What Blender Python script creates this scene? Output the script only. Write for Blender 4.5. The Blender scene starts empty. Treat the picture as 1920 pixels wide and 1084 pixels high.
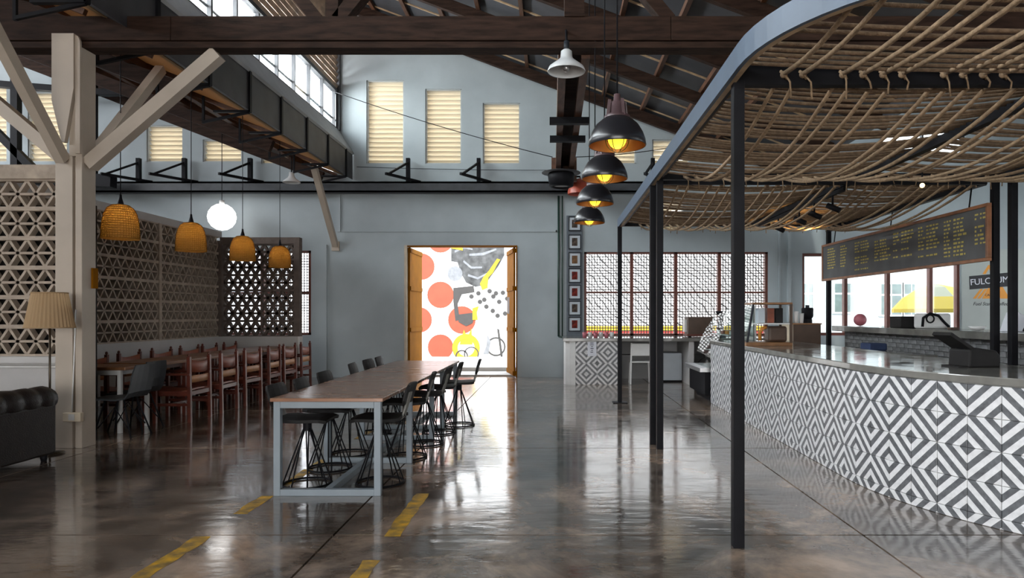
import bpy, math, random
from mathutils import Vector, Matrix
R = math.radians
random.seed(7)
sc = bpy.context.scene
C = sc.collection

# ------------------------------------------------------------------ camera, world, lights, exposure
cam_d = bpy.data.cameras.new('camera')
cam = bpy.data.objects.new('camera', cam_d)
C.objects.link(cam)
cam.location = (0, 0, 1.35)
cam.rotation_euler = (R(90), 0, 0)
cam_d.sensor_width = 36.0
cam_d.lens = 24.0
cam_d.shift_x = -76 / 1920
cam_d.shift_y = 48 / 1920
cam_d.clip_start = 0.05
cam_d.clip_end = 200
sc.camera = cam
sc.view_settings.view_transform = 'Standard'
sc.view_settings.look = 'None'
sc.view_settings.gamma = 1.0
sc.view_settings.use_curve_mapping = False
sc.view_settings.exposure = 0.5
sc.cycles.use_denoising = True
sc.cycles.max_bounces = 8
sc.cycles.diffuse_bounces = 4
sc.cycles.glossy_bounces = 3
sc.cycles.transmission_bounces = 4
sc.cycles.transparent_max_bounces = 8
sc.cycles.caustics_reflective = False
sc.cycles.caustics_refractive = False
sc.cycles.sample_clamp_indirect = 6.0

world = bpy.data.worlds.new('overcast_sky')
sc.world = world
world.use_nodes = True
wn = world.node_tree.nodes
wl = world.node_tree.links
bg = wn['Background']
SKY = 5.6
bg.inputs['Strength'].default_value = SKY
tcw = wn.new('ShaderNodeTexCoord')
sep = wn.new('ShaderNodeSeparateXYZ')
ramp = wn.new('ShaderNodeValToRGB')
wl.new(tcw.outputs['Generated'], sep.inputs[0])
wl.new(sep.outputs['Z'], ramp.inputs[0])
ramp.color_ramp.elements[0].color = (0.90, 0.93, 0.97, 1)
ramp.color_ramp.elements[1].color = (0.78, 0.88, 1.0, 1)
wl.new(ramp.outputs[0], bg.inputs['Color'])


def area(name, loc, rot, sx, sy, power, col):
    d = bpy.data.lights.new(name, 'AREA')
    d.shape = 'RECTANGLE'
    d.size, d.size_y = sx, sy
    d.energy = power
    d.color = col
    o = bpy.data.objects.new(name, d)
    o.location = loc
    o.rotation_euler = rot
    C.objects.link(o)
    return o


sd = bpy.data.lights.new('sun', 'SUN')
sd.energy = 4.5
sd.angle = R(2)
sd.color = (1.0, 0.95, 0.86)
so_ = bpy.data.objects.new('sun', sd)
so_.rotation_euler = (R(38), 0, R(-14))
so_.location = (0, -20, 20)
C.objects.link(so_)

# added fill behind the camera; daylight through the north lights of the roof
area('rear_fill_light', (-0.75, -6.9, 1.7), (R(90), 0, 0), 7.3, 3.0, 290, (1.0, 0.93, 0.84))
area('nave_clerestory_daylight', (-5.15, 6.0, 5.78), (0, R(-80), 0), 0.85, 17, 1350, (0.97, 0.98, 1.0))
area('left_clerestory_daylight', (-14.9, 5.0, 6.4), (0, R(-78), 0), 1.6, 17, 340, (0.95, 0.97, 1.0))
area('counter_clerestory_daylight', (4.62, 6.0, 6.25), (0, R(-78), 0), 1.5, 17, 120, (0.97, 0.98, 1.0))

# ------------------------------------------------------------------ materials


def mk(name, col, rough=0.5, metal=0.0, var=0.12, scale=6.0, bump=0.0, bscale=40.0, spec=0.5, stretch=None,
       rvar=0.0, coat=0.0, col2=None, detail=4.0):
    m = bpy.data.materials.new(name)
    m.use_nodes = True
    nt = m.node_tree
    N, L = nt.nodes, nt.links
    b = N['Principled BSDF']
    b.inputs['Roughness'].default_value = rough
    b.inputs['Metallic'].default_value = metal
    b.inputs['Specular IOR Level'].default_value = spec
    b.inputs['Coat Weight'].default_value = coat
    tc = N.new('ShaderNodeTexCoord')
    mp = N.new('ShaderNodeMapping')
    L.new(tc.outputs['Object'], mp.inputs[0])
    if stretch:
        mp.inputs['Scale'].default_value = stretch
    nz = N.new('ShaderNodeTexNoise')
    nz.inputs['Scale'].default_value = scale
    nz.inputs['Detail'].default_value = detail
    L.new(mp.outputs[0], nz.inputs['Vector'])
    cr = N.new('ShaderNodeValToRGB')
    c2 = col2 or tuple(min(1, c * (1 + var)) for c in col)
    c1 = tuple(c * (1 - var) for c in col) if not col2 else col
    cr.color_ramp.elements[0].position = 0.3
    cr.color_ramp.elements[1].position = 0.7
    cr.color_ramp.elements[0].color = (*c1, 1)
    cr.color_ramp.elements[1].color = (*c2, 1)
    L.new(nz.outputs['Fac'], cr.inputs[0])
    L.new(cr.outputs[0], b.inputs['Base Color'])
    if rvar:
        mr = N.new('ShaderNodeMapRange')
        mr.inputs['From Min'].default_value = 0.3
        mr.inputs['From Max'].default_value = 0.7
        mr.inputs['To Min'].default_value = max(0.02, rough - rvar)
        mr.inputs['To Max'].default_value = rough + rvar
        L.new(nz.outputs['Fac'], mr.inputs['Value'])
        L.new(mr.outputs[0], b.inputs['Roughness'])
    if bump:
        n2 = N.new('ShaderNodeTexNoise')
        n2.inputs['Scale'].default_value = bscale
        n2.inputs['Detail'].default_value = 3
        L.new(mp.outputs[0], n2.inputs['Vector'])
        bp = N.new('ShaderNodeBump')
        bp.inputs['Strength'].default_value = bump
        bp.inputs['Distance'].default_value = 0.01
        L.new(n2.outputs['Fac'], bp.inputs['Height'])
        L.new(bp.outputs[0], b.inputs['Normal'])
    return m


def glow(name, col, strength, base=None):
    m = mk(name, base or col, 0.5, var=0.02)
    b = m.node_tree.nodes['Principled BSDF']
    b.inputs['Emission Color'].default_value = (*col, 1)
    b.inputs['Emission Strength'].default_value = strength
    return m


def translucent(name, col, tcol, fac, bump=None):
    m = bpy.data.materials.new(name)
    m.use_nodes = True
    nt = m.node_tree
    N, L = nt.nodes, nt.links
    N.remove(N['Principled BSDF'])
    d = N.new('ShaderNodeBsdfDiffuse')
    t = N.new('ShaderNodeBsdfTranslucent')
    mx = N.new('ShaderNodeMixShader')
    mx.inputs[0].default_value = fac
    d.inputs['Color'].default_value = (*col, 1)
    t.inputs['Color'].default_value = (*tcol, 1)
    L.new(d.outputs[0], mx.inputs[1])
    L.new(t.outputs[0], mx.inputs[2])
    L.new(mx.outputs[0], N['Material Output'].inputs[0])
    if bump:
        tc = N.new('ShaderNodeTexCoord')
        ck = N.new('ShaderNodeTexNoise')
        ck.inputs['Scale'].default_value = bump
        L.new(tc.outputs['Object'], ck.inputs['Vector'])
        cr = N.new('ShaderNodeValToRGB')
        cr.color_ramp.elements[0].position = 0.35
        cr.color_ramp.elements[1].position = 0.65
        cr.color_ramp.elements[0].color = (*[c * 0.45 for c in tcol], 1)
        cr.color_ramp.elements[1].color = (*tcol, 1)
        L.new(ck.outputs['Fac'], cr.inputs[0])
        L.new(cr.outputs[0], t.inputs['Color'])
    return m


def glass_mat(name, tint=(0.95, 0.98, 0.98), refl=0.12):
    m = bpy.data.materials.new(name)
    m.use_nodes = True
    nt = m.node_tree
    N, L = nt.nodes, nt.links
    N.remove(N['Principled BSDF'])
    t = N.new('ShaderNodeBsdfTransparent')
    g = N.new('ShaderNodeBsdfGlossy')
    g.inputs['Roughness'].default_value = 0.03
    t.inputs['Color'].default_value = (*tint, 1)
    fr = N.new('ShaderNodeLayerWeight')
    fr.inputs['Blend'].default_value = 0.25
    ml = N.new('ShaderNodeMath')
    ml.operation = 'MULTIPLY_ADD'
    ml.inputs[1].default_value = 0.6
    ml.inputs[2].default_value = refl * 0.4
    L.new(fr.outputs['Fresnel'], ml.inputs[0])
    mx = N.new('ShaderNodeMixShader')
    L.new(ml.outputs[0], mx.inputs[0])
    L.new(t.outputs[0], mx.inputs[1])
    L.new(g.outputs[0], mx.inputs[2])
    L.new(mx.outputs[0], N['Material Output'].inputs[0])
    return m


M = {}
M['wall'] = mk('blue_grey_plaster', (0.38, 0.43, 0.452), 0.75, var=0.10, scale=1.3, bump=0.15, bscale=12, detail=7)
M['wall_grey'] = mk('grey_plaster', (0.34, 0.34, 0.34), 0.8, var=0.12, scale=1.5, bump=0.1, bscale=12)
M['low_wall'] = mk('off_white_plaster', (0.50, 0.49, 0.48), 0.8, var=0.08, scale=2.0, bump=0.1, bscale=20)
M['column'] = mk('beige_painted_steel', (0.44, 0.375, 0.305), 0.55, var=0.07, scale=3.0)
M['lattice'] = mk('taupe_breeze_block', (0.40, 0.33, 0.265), 0.85, var=0.2, scale=9.0, bump=0.2, bscale=60)
M['lattice_backlit'] = mk('backlit_breeze_block', (0.13, 0.10, 0.085), 0.85, var=0.2, scale=9.0)  # same blocks as the lattice, with the backlit shade put into the colour
M['backing'] = mk('near_black_backing', (0.018, 0.016, 0.015), 0.9)
M['black'] = mk('black_steel', (0.010, 0.010, 0.012), 0.5, var=0.2, spec=0.08)
M['black_satin'] = mk('black_satin_board', (0.014, 0.013, 0.013), 0.6, var=0.2, spec=0.2)
M['fascia'] = mk('blue_grey_steel_band', (0.055, 0.083, 0.125), 0.5, var=0.12, scale=4)
M['gutter'] = mk('dark_grey_sheet_metal', (0.045, 0.046, 0.052), 0.55, var=0.25, scale=3)
M['flash'] = mk('light_grey_flashing', (0.30, 0.31, 0.32), 0.5, var=0.1, scale=3)
M['roof'] = mk('dark_roof_sheet', (0.058, 0.06, 0.068), 0.6, var=0.25, spec=0.2, scale=1.6)
M['roof_left'] = mk('brown_roof_boards', (0.30, 0.19, 0.115), 0.7, var=0.35, scale=2.5, stretch=(1, 4, 1))
M['timber'] = mk('weathered_dark_timber', (0.030, 0.016, 0.011), 0.75, var=0.5, spec=0.15, scale=7, bump=0.4, bscale=25, stretch=(0.5, 3, 3))
M['timber_warm'] = mk('red_brown_timber', (0.10, 0.042, 0.02), 0.6, var=0.4, scale=6, bump=0.3, bscale=20, stretch=(2, 0.6, 2))
M['batten'] = mk('tan_batten_wood', (0.42, 0.30, 0.18), 0.65, var=0.3, scale=6)
M['slat_wood'] = mk('clerestory_slat_wood', (0.26, 0.18, 0.12), 0.6, var=0.35, scale=5)
M['beam_steel'] = mk('dark_slate_steel', (0.035, 0.04, 0.047), 0.5, var=0.2)
M['louver'] = translucent('cream_louver', (0.78, 0.72, 0.60), (0.70, 0.62, 0.48), 0.42)
M['eave'] = translucent('lit_tan_eave_board', (0.50, 0.36, 0.22), (0.22, 0.14, 0.075), 0.4)  # roof boards made translucent so sky shines through and they look lit
M['louver_frame'] = mk('louver_frame_paint', (0.42, 0.44, 0.44), 0.6)
M['glass'] = glass_mat('window_glass')
M['case_glass'] = glass_mat('display_glass', (0.85, 0.92, 0.90), 0.35)
M['mull_white'] = mk('white_mullion', (0.42, 0.45, 0.47), 0.5)
M['redwood'] = mk('red_brown_window_frame', (0.12, 0.03, 0.018), 0.5, var=0.2)
M['mesh_wire'] = mk('grey_mesh_wire', (0.10, 0.08, 0.075), 0.6)
M['yellow_door'] = mk('ochre_yellow_door_paint', (0.20, 0.075, 0.003), 0.8, var=0.12, scale=4, spec=0.05)
M['cream'] = mk('cream_jamb', (0.55, 0.46, 0.34), 0.5)
M['white'] = mk('white_paint', (0.70, 0.70, 0.69), 0.45, var=0.05)
M['white_gloss'] = mk('white_enamel', (0.62, 0.64, 0.65), 0.25, var=0.05)
M['tabletop'] = mk('brown_wood_top', (0.22, 0.105, 0.062), 0.25, var=0.0, scale=2.2, stretch=(1.2, 4, 1), rvar=0.04, col2=(0.33, 0.17, 0.10), detail=4)
M['table_steel'] = mk('pale_blue_grey_steel', (0.24, 0.28, 0.31), 0.4, var=0.06)
M['spine'] = mk('grey_plywood_spine', (0.19, 0.185, 0.17), 0.5, var=0.15)
M['chair_wood'] = mk('red_brown_polished_wood', (0.085, 0.018, 0.010), 0.32, var=0.35, scale=10)
M['leather_tan'] = mk('tan_leather_strap', (0.50, 0.235, 0.10), 0.5, var=0.2, scale=10)
M['leather_red'] = mk('red_brown_leather', (0.22, 0.055, 0.025), 0.45, var=0.25, scale=10)
M['dining_top'] = mk('orange_brown_table_wood', (0.22, 0.095, 0.04), 0.4, var=0.25, scale=5, stretch=(4, 1, 1))
M['shell'] = mk('charcoal_plastic', (0.020, 0.023, 0.026), 0.5, var=0.1, spec=0.3)
M['sofa'] = mk('dark_brown_leather', (0.014, 0.010, 0.009), 0.42, var=0.3, spec=0.25, scale=14, bump=0.2, bscale=80)
M['rope'] = mk('tan_jute_rope', (0.29, 0.195, 0.115), 0.85, var=0.3, scale=30, bump=0.6, bscale=160)
M['rope_dark'] = mk('brown_jute_rope', (0.185, 0.12, 0.072), 0.85, var=0.3, scale=30, bump=0.6, bscale=160)
M['concrete_top'] = mk('polished_concrete_top', (0.17, 0.165, 0.15), 0.10, var=0.25, scale=5, rvar=0.05, detail=8)
M['grout'] = mk('pale_grout', (0.48, 0.48, 0.47), 0.8)
M['brick'] = mk('grey_brick', (0.20, 0.205, 0.21), 0.7, var=0.35, scale=14, bump=0.4, bscale=60)
M['mortar'] = mk('dark_mortar', (0.09, 0.09, 0.09), 0.9)
M['board'] = mk('chalkboard_grey', (0.10, 0.10, 0.102), 0.7, var=0.2, scale=3)
M['board_frame'] = mk('orange_brown_frame_wood', (0.27, 0.105, 0.04), 0.45, var=0.3, scale=8)
M['chalk'] = mk('yellow_chalk', (0.55, 0.44, 0.12), 0.9)
M['dome_black'] = mk('black_enamel_dome', (0.012, 0.012, 0.015), 0.28, var=0.2)
M['copper'] = mk('copper_lining', (0.36, 0.15, 0.06), 0.4, metal=0.8, var=0.2)
M['housing'] = mk('dusty_rose_housing', (0.085, 0.05, 0.055), 0.45, var=0.3)
M['bulb_yellow'] = glow('amber_bulb', (1.0, 0.78, 0.05), 0.95)
M['bulb_warm'] = glow('warm_bulb', (1.0, 0.72, 0.25), 6.0)
M['globe'] = glow('white_globe_glow', (1.0, 0.98, 0.95), 2.2)
M['wicker'] = translucent('honey_wicker', (0.33, 0.18, 0.055), (0.56, 0.31, 0.07), 0.5, bump=150)
M['shade'] = translucent('pleated_beige_fabric', (0.52, 0.37, 0.22), (0.55, 0.38, 0.2), 0.35)
M['brass'] = mk('dark_bronze', (0.06, 0.045, 0.03), 0.35, metal=0.7)
M['mural_white'] = mk('white_mural_wall', (0.74, 0.73, 0.72), 0.7, var=0.04, scale=2)
M['mural_orange'] = mk('orange_mural_paint', (0.27, 0.047, 0.020), 0.7, var=0.12, scale=3)
M['mural_grey'] = mk('charcoal_brushed_mural_paint', (0.010, 0.010, 0.010), 0.7, scale=4, col2=(0.085, 0.085, 0.085), detail=9)
M['mural_dark'] = mk('dark_grey_mural_paint', (0.035, 0.032, 0.03), 0.7)
M['mural_pale'] = mk('pale_grey_mural_paint', (0.16, 0.165, 0.175), 0.7, var=0.2, scale=8)
M['mural_yellow'] = mk('yellow_mural_paint', (0.36, 0.24, 0.006), 0.7)
M['mural_red'] = mk('red_mural_paint', (0.20, 0.015, 0.008), 0.7)
M['ground'] = mk('pale_concrete_yard', (0.42, 0.40, 0.37), 0.8, var=0.12, scale=1)
M['yard_wall'] = mk('white_house_render', (0.36, 0.375, 0.385), 0.8, var=0.03)
M['yard_glass'] = mk('grey_green_window_glass', (0.09, 0.115, 0.11), 0.2, var=0.2)
M['umbrella'] = mk('yellow_umbrella_cloth', (0.36, 0.24, 0.006), 0.7, var=0.05)
M['umbrella_white'] = mk('white_umbrella_cloth', (0.20, 0.185, 0.12), 0.7, var=0.03)
M['paper'] = mk('white_paper', (0.72, 0.74, 0.80), 0.7, var=0.02)
M['ink'] = mk('dark_ink', (0.03, 0.03, 0.035), 0.7)
M['photo_dark'] = mk('dark_photo_print', (0.012, 0.012, 0.013), 0.6, scale=18, col2=(0.13, 0.095, 0.075), spec=0.1)
M['photo_red'] = mk('red_photo_print', (0.012, 0.010, 0.010), 0.6, scale=16, col2=(0.26, 0.03, 0.02), spec=0.1)
M['photo_tan'] = mk('tan_photo_print', (0.09, 0.05, 0.03), 0.6, scale=14, col2=(0.22, 0.12, 0.06), spec=0.1)
M['mat_white'] = mk('pale_picture_mount', (0.50, 0.55, 0.60), 0.6, var=0.03)
M['frame_dark'] = mk('dark_picture_frame', (0.022, 0.026, 0.033), 0.5, spec=0.2)
M['strip'] = mk('slate_picture_board', (0.11, 0.13, 0.155), 0.6)
M['conduit'] = mk('dark_green_conduit', (0.02, 0.05, 0.038), 0.4)
M['orange'] = mk('orange_paint', (0.75, 0.30, 0.02), 0.5, var=0.05)
M['sign_panel'] = mk('pale_green_grey_panel', (0.42, 0.455, 0.43), 0.5, var=0.06, scale=2)
M['wood_mid'] = mk('mid_brown_wood', (0.23, 0.11, 0.045), 0.4, var=0.25, scale=8)
M['box_brown'] = mk('dark_brown_board', (0.075, 0.045, 0.03), 0.5, var=0.15)
M['bread'] = mk('orange_brown_bread', (0.50, 0.20, 0.03), 0.6, var=0.2, scale=20)
M['steel'] = mk('brushed_steel', (0.50, 0.50, 0.50), 0.3, metal=0.9, var=0.1)
M['red_dome'] = mk('dull_red_enamel', (0.50, 0.10, 0.06), 0.4, var=0.1)
M['yellow_paint'] = mk('worn_yellow_floor_paint', (0.13, 0.095, 0.06), 0.4, scale=11, col2=(0.85, 0.48, 0.015), detail=10)
M['blue_cloth'] = mk('dark_blue_cloth', (0.03, 0.05, 0.12), 0.8)
M['pink'] = mk('pink_plastic', (0.45, 0.13, 0.16), 0.5)


def floor_material():
    m = bpy.data.materials.new('polished_stained_concrete')
    m.use_nodes = True
    nt = m.node_tree
    N, L = nt.nodes, nt.links
    b = N['Principled BSDF']
    tc = N.new('ShaderNodeTexCoord')
    n1 = N.new('ShaderNodeTexNoise')
    n1.inputs['Scale'].default_value = 0.9
    n1.inputs['Detail'].default_value = 10
    n1.inputs['Roughness'].default_value = 0.68
    n1.inputs['Distortion'].default_value = 0.6
    L.new(tc.outputs['Object'], n1.inputs['Vector'])
    cr = N.new('ShaderNodeValToRGB')
    e = cr.color_ramp.elements
    e[0].position = 0.34
    e[0].color = (0.062, 0.050, 0.042, 1)
    e[1].position = 0.66
    e[1].color = (0.52, 0.385, 0.29, 1)
    k = e.new(0.5)
    k.color = (0.20, 0.157, 0.127, 1)
    L.new(n1.outputs['Fac'], cr.inputs[0])
    n3 = N.new('ShaderNodeTexNoise')
    n3.inputs['Scale'].default_value = 3.4
    n3.inputs['Detail'].default_value = 8
    L.new(tc.outputs['Object'], n3.inputs['Vector'])
    mx = N.new('ShaderNodeMix')
    mx.data_type = 'RGBA'
    mx.blend_type = 'MULTIPLY'
    mx.inputs[0].default_value = 0.6
    L.new(cr.outputs[0], mx.inputs[6])
    c2 = N.new('ShaderNodeValToRGB')
    c2.color_ramp.elements[0].position = 0.35
    c2.color_ramp.elements[0].color = (0.45, 0.43, 0.42, 1)
    c2.color_ramp.elements[1].position = 0.62
    c2.color_ramp.elements[1].color = (1.25, 1.22, 1.18, 1)
    L.new(n3.outputs['Fac'], c2.inputs[0])
    L.new(c2.outputs[0], mx.inputs[7])
    oi = N.new('ShaderNodeObjectInfo')
    mr0 = N.new('ShaderNodeMapRange')
    mr0.inputs['To Min'].default_value = 0.85
    mr0.inputs['To Max'].default_value = 1.15
    L.new(oi.outputs['Random'], mr0.inputs['Value'])
    hs = N.new('ShaderNodeHueSaturation')
    L.new(mr0.outputs[0], hs.inputs['Value'])
    L.new(mx.outputs[2], hs.inputs['Color'])
    L.new(hs.outputs[0], b.inputs['Base Color'])
    mr = N.new('ShaderNodeMapRange')
    mr.inputs['From Min'].default_value = 0.35
    mr.inputs['From Max'].default_value = 0.65
    mr.inputs['To Min'].default_value = 0.07
    mr.inputs['To Max'].default_value = 0.22
    L.new(n3.outputs['Fac'], mr.inputs['Value'])
    L.new(mr.outputs[0], b.inputs['Roughness'])
    b.inputs['Specular IOR Level'].default_value = 1.0
    b.inputs['Coat Weight'].default_value = 0.6
    b.inputs['Coat Roughness'].default_value = 0.09
    mp = N.new('ShaderNodeMapping')
    mp.inputs['Scale'].default_value = (2.2, 5.5, 1)
    L.new(tc.outputs['Object'], mp.inputs[0])
    n2 = N.new('ShaderNodeTexNoise')
    n2.inputs['Scale'].default_value = 1.7
    n2.inputs['Detail'].default_value = 4
    L.new(mp.outputs[0], n2.inputs['Vector'])
    bp = N.new('ShaderNodeBump')
    bp.inputs['Strength'].default_value = 0.24
    bp.inputs['Distance'].default_value = 0.02
    L.new(n2.outputs['Fac'], bp.inputs['Height'])
    L.new(bp.outputs[0], b.inputs['Normal'])
    return m


M['floor'] = floor_material()


def tile_material():
    m = bpy.data.materials.new('black_white_cement_tile')
    m.use_nodes = True
    nt = m.node_tree
    N, L = nt.nodes, nt.links
    b = N['Principled BSDF']
    b.inputs['Roughness'].default_value = 0.4
    uv = N.new('ShaderNodeUVMap')
    sp = N.new('ShaderNodeSeparateXYZ')
    L.new(uv.outputs[0], sp.inputs[0])
    ad = N.new('ShaderNodeMath')
    ad.operation = 'ADD'
    L.new(sp.outputs[0], ad.inputs[0])
    L.new(sp.outputs[1], ad.inputs[1])
    ml = N.new('ShaderNodeMath')
    ml.operation = 'MULTIPLY'
    ml.inputs[1].default_value = 2.0
    L.new(ad.outputs[0], ml.inputs[0])
    fr = N.new('ShaderNodeMath')
    fr.operation = 'FRACT'
    L.new(ml.outputs[0], fr.inputs[0])
    gt = N.new('ShaderNodeMath')
    gt.operation = 'GREATER_THAN'
    gt.inputs[1].default_value = 0.5
    L.new(fr.outputs[0], gt.inputs[0])
    tc = N.new('ShaderNodeTexCoord')
    nz = N.new('ShaderNodeTexNoise')
    nz.inputs['Scale'].default_value = 25
    nz.inputs['Detail'].default_value = 6
    L.new(tc.outputs['Object'], nz.inputs['Vector'])
    c1 = N.new('ShaderNodeValToRGB')
    c1.color_ramp.elements[0].position = 0.3
    c1.color_ramp.elements[1].position = 0.7
    c1.color_ramp.elements[0].color = (0.60, 0.60, 0.61, 1)
    c1.color_ramp.elements[1].color = (0.76, 0.76, 0.77, 1)
    c2 = N.new('ShaderNodeValToRGB')
    c2.color_ramp.elements[0].position = 0.3
    c2.color_ramp.elements[1].position = 0.7
    c2.color_ramp.elements[0].color = (0.075, 0.078, 0.085, 1)
    c2.color_ramp.elements[1].color = (0.15, 0.155, 0.165, 1)
    L.new(nz.outputs['Fac'], c1.inputs[0])
    L.new(nz.outputs['Fac'], c2.inputs[0])
    mx = N.new('ShaderNodeMix')
    mx.data_type = 'RGBA'
    L.new(gt.outputs[0], mx.inputs[0])
    L.new(c1.outputs[0], mx.inputs[6])
    L.new(c2.outputs[0], mx.inputs[7])
    L.new(mx.outputs[2], b.inputs['Base Color'])
    return m


M['tile'] = tile_material()


def wave_material():
    m = bpy.data.materials.new('swirling_black_white_mural')
    m.use_nodes = True
    nt = m.node_tree
    N, L = nt.nodes, nt.links
    b = N['Principled BSDF']
    b.inputs['Roughness'].default_value = 0.7
    tc = N.new('ShaderNodeTexCoord')
    wv = N.new('ShaderNodeTexWave')
    wv.wave_type = 'BANDS'
    wv.bands_direction = 'DIAGONAL'
    wv.inputs['Scale'].default_value = 2.6
    wv.inputs['Distortion'].default_value = 6.0
    wv.inputs['Detail'].default_value = 1.0
    wv.inputs['Detail Scale'].default_value = 0.7
    L.new(tc.outputs['Object'], wv.inputs['Vector'])
    cr = N.new('ShaderNodeValToRGB')
    cr.color_ramp.elements[0].position = 0.05
    cr.color_ramp.elements[0].color = (0.03, 0.03, 0.03, 1)
    cr.color_ramp.elements[1].position = 0.16
    cr.color_ramp.elements[1].color = (0.74, 0.73, 0.72, 1)
    L.new(wv.outputs['Fac'], cr.inputs[0])
    L.new(cr.outputs[0], b.inputs['Base Color'])
    return m


M['mural_wave'] = wave_material()

# ------------------------------------------------------------------ mesh helpers


class MB:
    def __init__(s):
        s.v, s.f, s.sm = [], [], []

    def add(s, vs, fs, smooth=False):
        o = len(s.v)
        s.v += [tuple(p) for p in vs]
        for f in fs:
            s.f.append([i + o for i in f])
            s.sm.append(smooth)
        return s

    def box(s, x0, x1, y0, y1, z0, z1):
        vs = [(x, y, z) for x in (x0, x1) for y in (y0, y1) for z in (z0, z1)]
        return s.add(vs, [(0, 1, 3, 2), (4, 6, 7, 5), (0, 4, 5, 1), (2, 3, 7, 6), (0, 2, 6, 4), (1, 5, 7, 3)])

    def obox(s, mat, hx, hy, hz):
        vs = [mat @ Vector((x * hx, y * hy, z * hz)) for x in (-1, 1) for y in (-1, 1) for z in (-1, 1)]
        return s.add(vs, [(0, 1, 3, 2), (4, 6, 7, 5), (0, 4, 5, 1), (2, 3, 7, 6), (0, 2, 6, 4), (1, 5, 7, 3)])

    def bar(s, p0, p1, w, h, up=(0, 0, 1)):
        p0, p1 = Vector(p0), Vector(p1)
        d = (p1 - p0)
        ln = d.length
        d.normalize()
        up = Vector(up)
        if abs(d.dot(up)) > 0.98:
            up = Vector((0, 1, 0))
        x = d.cross(up).normalized()
        z = x.cross(d).normalized()
        m = Matrix((x, d, z)).transposed().to_4x4()
        m.translation = (p0 + p1) / 2
        return s.obox(m, w / 2, ln / 2, h / 2)

    def tube(s, pts, r, n=6, closed=False, rad=None):
        pts = [Vector(p) for p in pts]
        k = len(pts)
        rings = []
        prevx = None
        for i, p in enumerate(pts):
            if closed:
                t = pts[(i + 1) % k] - pts[i - 1]
            else:
                t = pts[min(i + 1, k - 1)] - pts[max(i - 1, 0)]
            t.normalize()
            if prevx is None:
                a = Vector((0, 0, 1)) if abs(t.z) < 0.9 else Vector((1, 0, 0))
                x = t.cross(a).normalized()
            else:
                x = (prevx - t * prevx.dot(t)).normalized()
            prevx = x
            y = t.cross(x)
            rr = rad[i] if rad else r
            rings.append([p + (x * math.cos(2 * math.pi * j / n) + y * math.sin(2 * math.pi * j / n)) * rr for j in range(n)])
        vs = [q for g in rings for q in g]
        fs = []
        for i in range(k if closed else k - 1):
            a, b = i * n, ((i + 1) % k) * n
            for j in range(n):
                fs.append((a + j, a + (j + 1) % n, b + (j + 1) % n, b + j))
        s.add(vs, fs, True)
        if not closed:
            o = len(s.v) - len(vs)
            s.f.append([o + j for j in range(n)][::-1])
            s.sm.append(False)
            s.f.append([o + (k - 1) * n + j for j in range(n)])
            s.sm.append(False)
        return s

    def lathe(s, prof, n=24, c=(0, 0, 0), closed=False, smooth=True):
        """prof: (r, z) from one end to the other"""
        vs, fs = [], []
        for r, z in prof:
            for j in range(n):
                a = 2 * math.pi * j / n
                vs.append((c[0] + r * math.cos(a), c[1] + r * math.sin(a), c[2] + z))
        k = len(prof)
        for i in range(k if closed else k - 1):
            a, b = i * n, ((i + 1) % k) * n
            for j in range(n):
                fs.append((a + j, a + (j + 1) % n, b + (j + 1) % n, b + j))
        return s.add(vs, fs, smooth)

    def ball(s, c, r, n=14, sz=1.0):
        prof = [(max(1e-4, r * math.sin(math.pi * i / 8)), -r * sz * math.cos(math.pi * i / 8)) for i in range(9)]
        return s.lathe(prof, n, c)

    def cyl(s, c, r, h, n=16):
        return s.lathe([(1e-4, 0), (r, 0), (r, h), (1e-4, h)], n, c, smooth=False)

    def prism(s, poly, axis, a, b):
        """extrude a 2-D polygon along an axis: 'x' poly=(y,z), 'y' poly=(x,z), 'z' poly=(x,y)"""
        def p3(u, v, t):
            return {'x': (t, u, v), 'y': (u, t, v), 'z': (u, v, t)}[axis]
        n = len(poly)
        vs = [p3(u, v, a) for u, v in poly] + [p3(u, v, b) for u, v in poly]
        fs = [tuple(range(n))[::-1], tuple(range(n, 2 * n))]
        fs += [(i, (i + 1) % n, n + (i + 1) % n, n + i) for i in range(n)]
        return s.add(vs, fs)

    def mesh(s, name, mat):
        me = bpy.data.meshes.new(name)
        me.from_pydata(s.v, [], s.f)
        me.polygons.foreach_set('use_smooth', s.sm)
        me.materials.append(mat if not isinstance(mat, str) else M[mat])
        me.update()
        return me

    def build(s, name, mat, parent=None, bevel=0.0, loc=None):
        o = bpy.data.objects.new(name, s.mesh(name, mat))
        C.objects.link(o)
        if parent is not None:
            o.parent = parent
        if loc:
            o.location = loc
        if bevel:
            bv = o.modifiers.new('bevel', 'BEVEL')
            bv.width = bevel
            bv.segments = 2
            bv.limit_method = 'ANGLE'
        return o


def tag(o, label=None, cat=None, group=None, kind=None):
    if label:
        o['label'] = label
    if cat:
        o['category'] = cat
    if group:
        o['group'] = group
    if kind:
        o['kind'] = kind
    return o


def thing(name, label, cat, loc=(0, 0, 0), rz=0.0, group=None, kind=None):
    o = bpy.data.objects.new(name, None)
    o.empty_display_size = 0.1
    C.objects.link(o)
    o.location = loc
    o.rotation_euler = (0, 0, rz)
    return tag(o, label, cat, group, kind)


def inst(name, me, parent, loc, rz=0.0, scale=None):
    o = bpy.data.objects.new(name, me)
    C.objects.link(o)
    o.parent = parent
    o.location = loc
    o.rotation_euler = (0, 0, rz)
    if scale:
        o.scale = scale
    return o


KIDS = {}


def copy_tree(root, loc, rz, label, kids):
    r = root.copy()
    C.objects.link(r)
    r.location = loc
    r.rotation_euler = (0, 0, rz)
    r['label'] = label
    for c in kids[root.name]:
        d = c.copy()
        C.objects.link(d)
        d.parent = r
        for g in kids.get(c.name, []):
            e = g.copy()
            C.objects.link(e)
            e.parent = d
    return r


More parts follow.
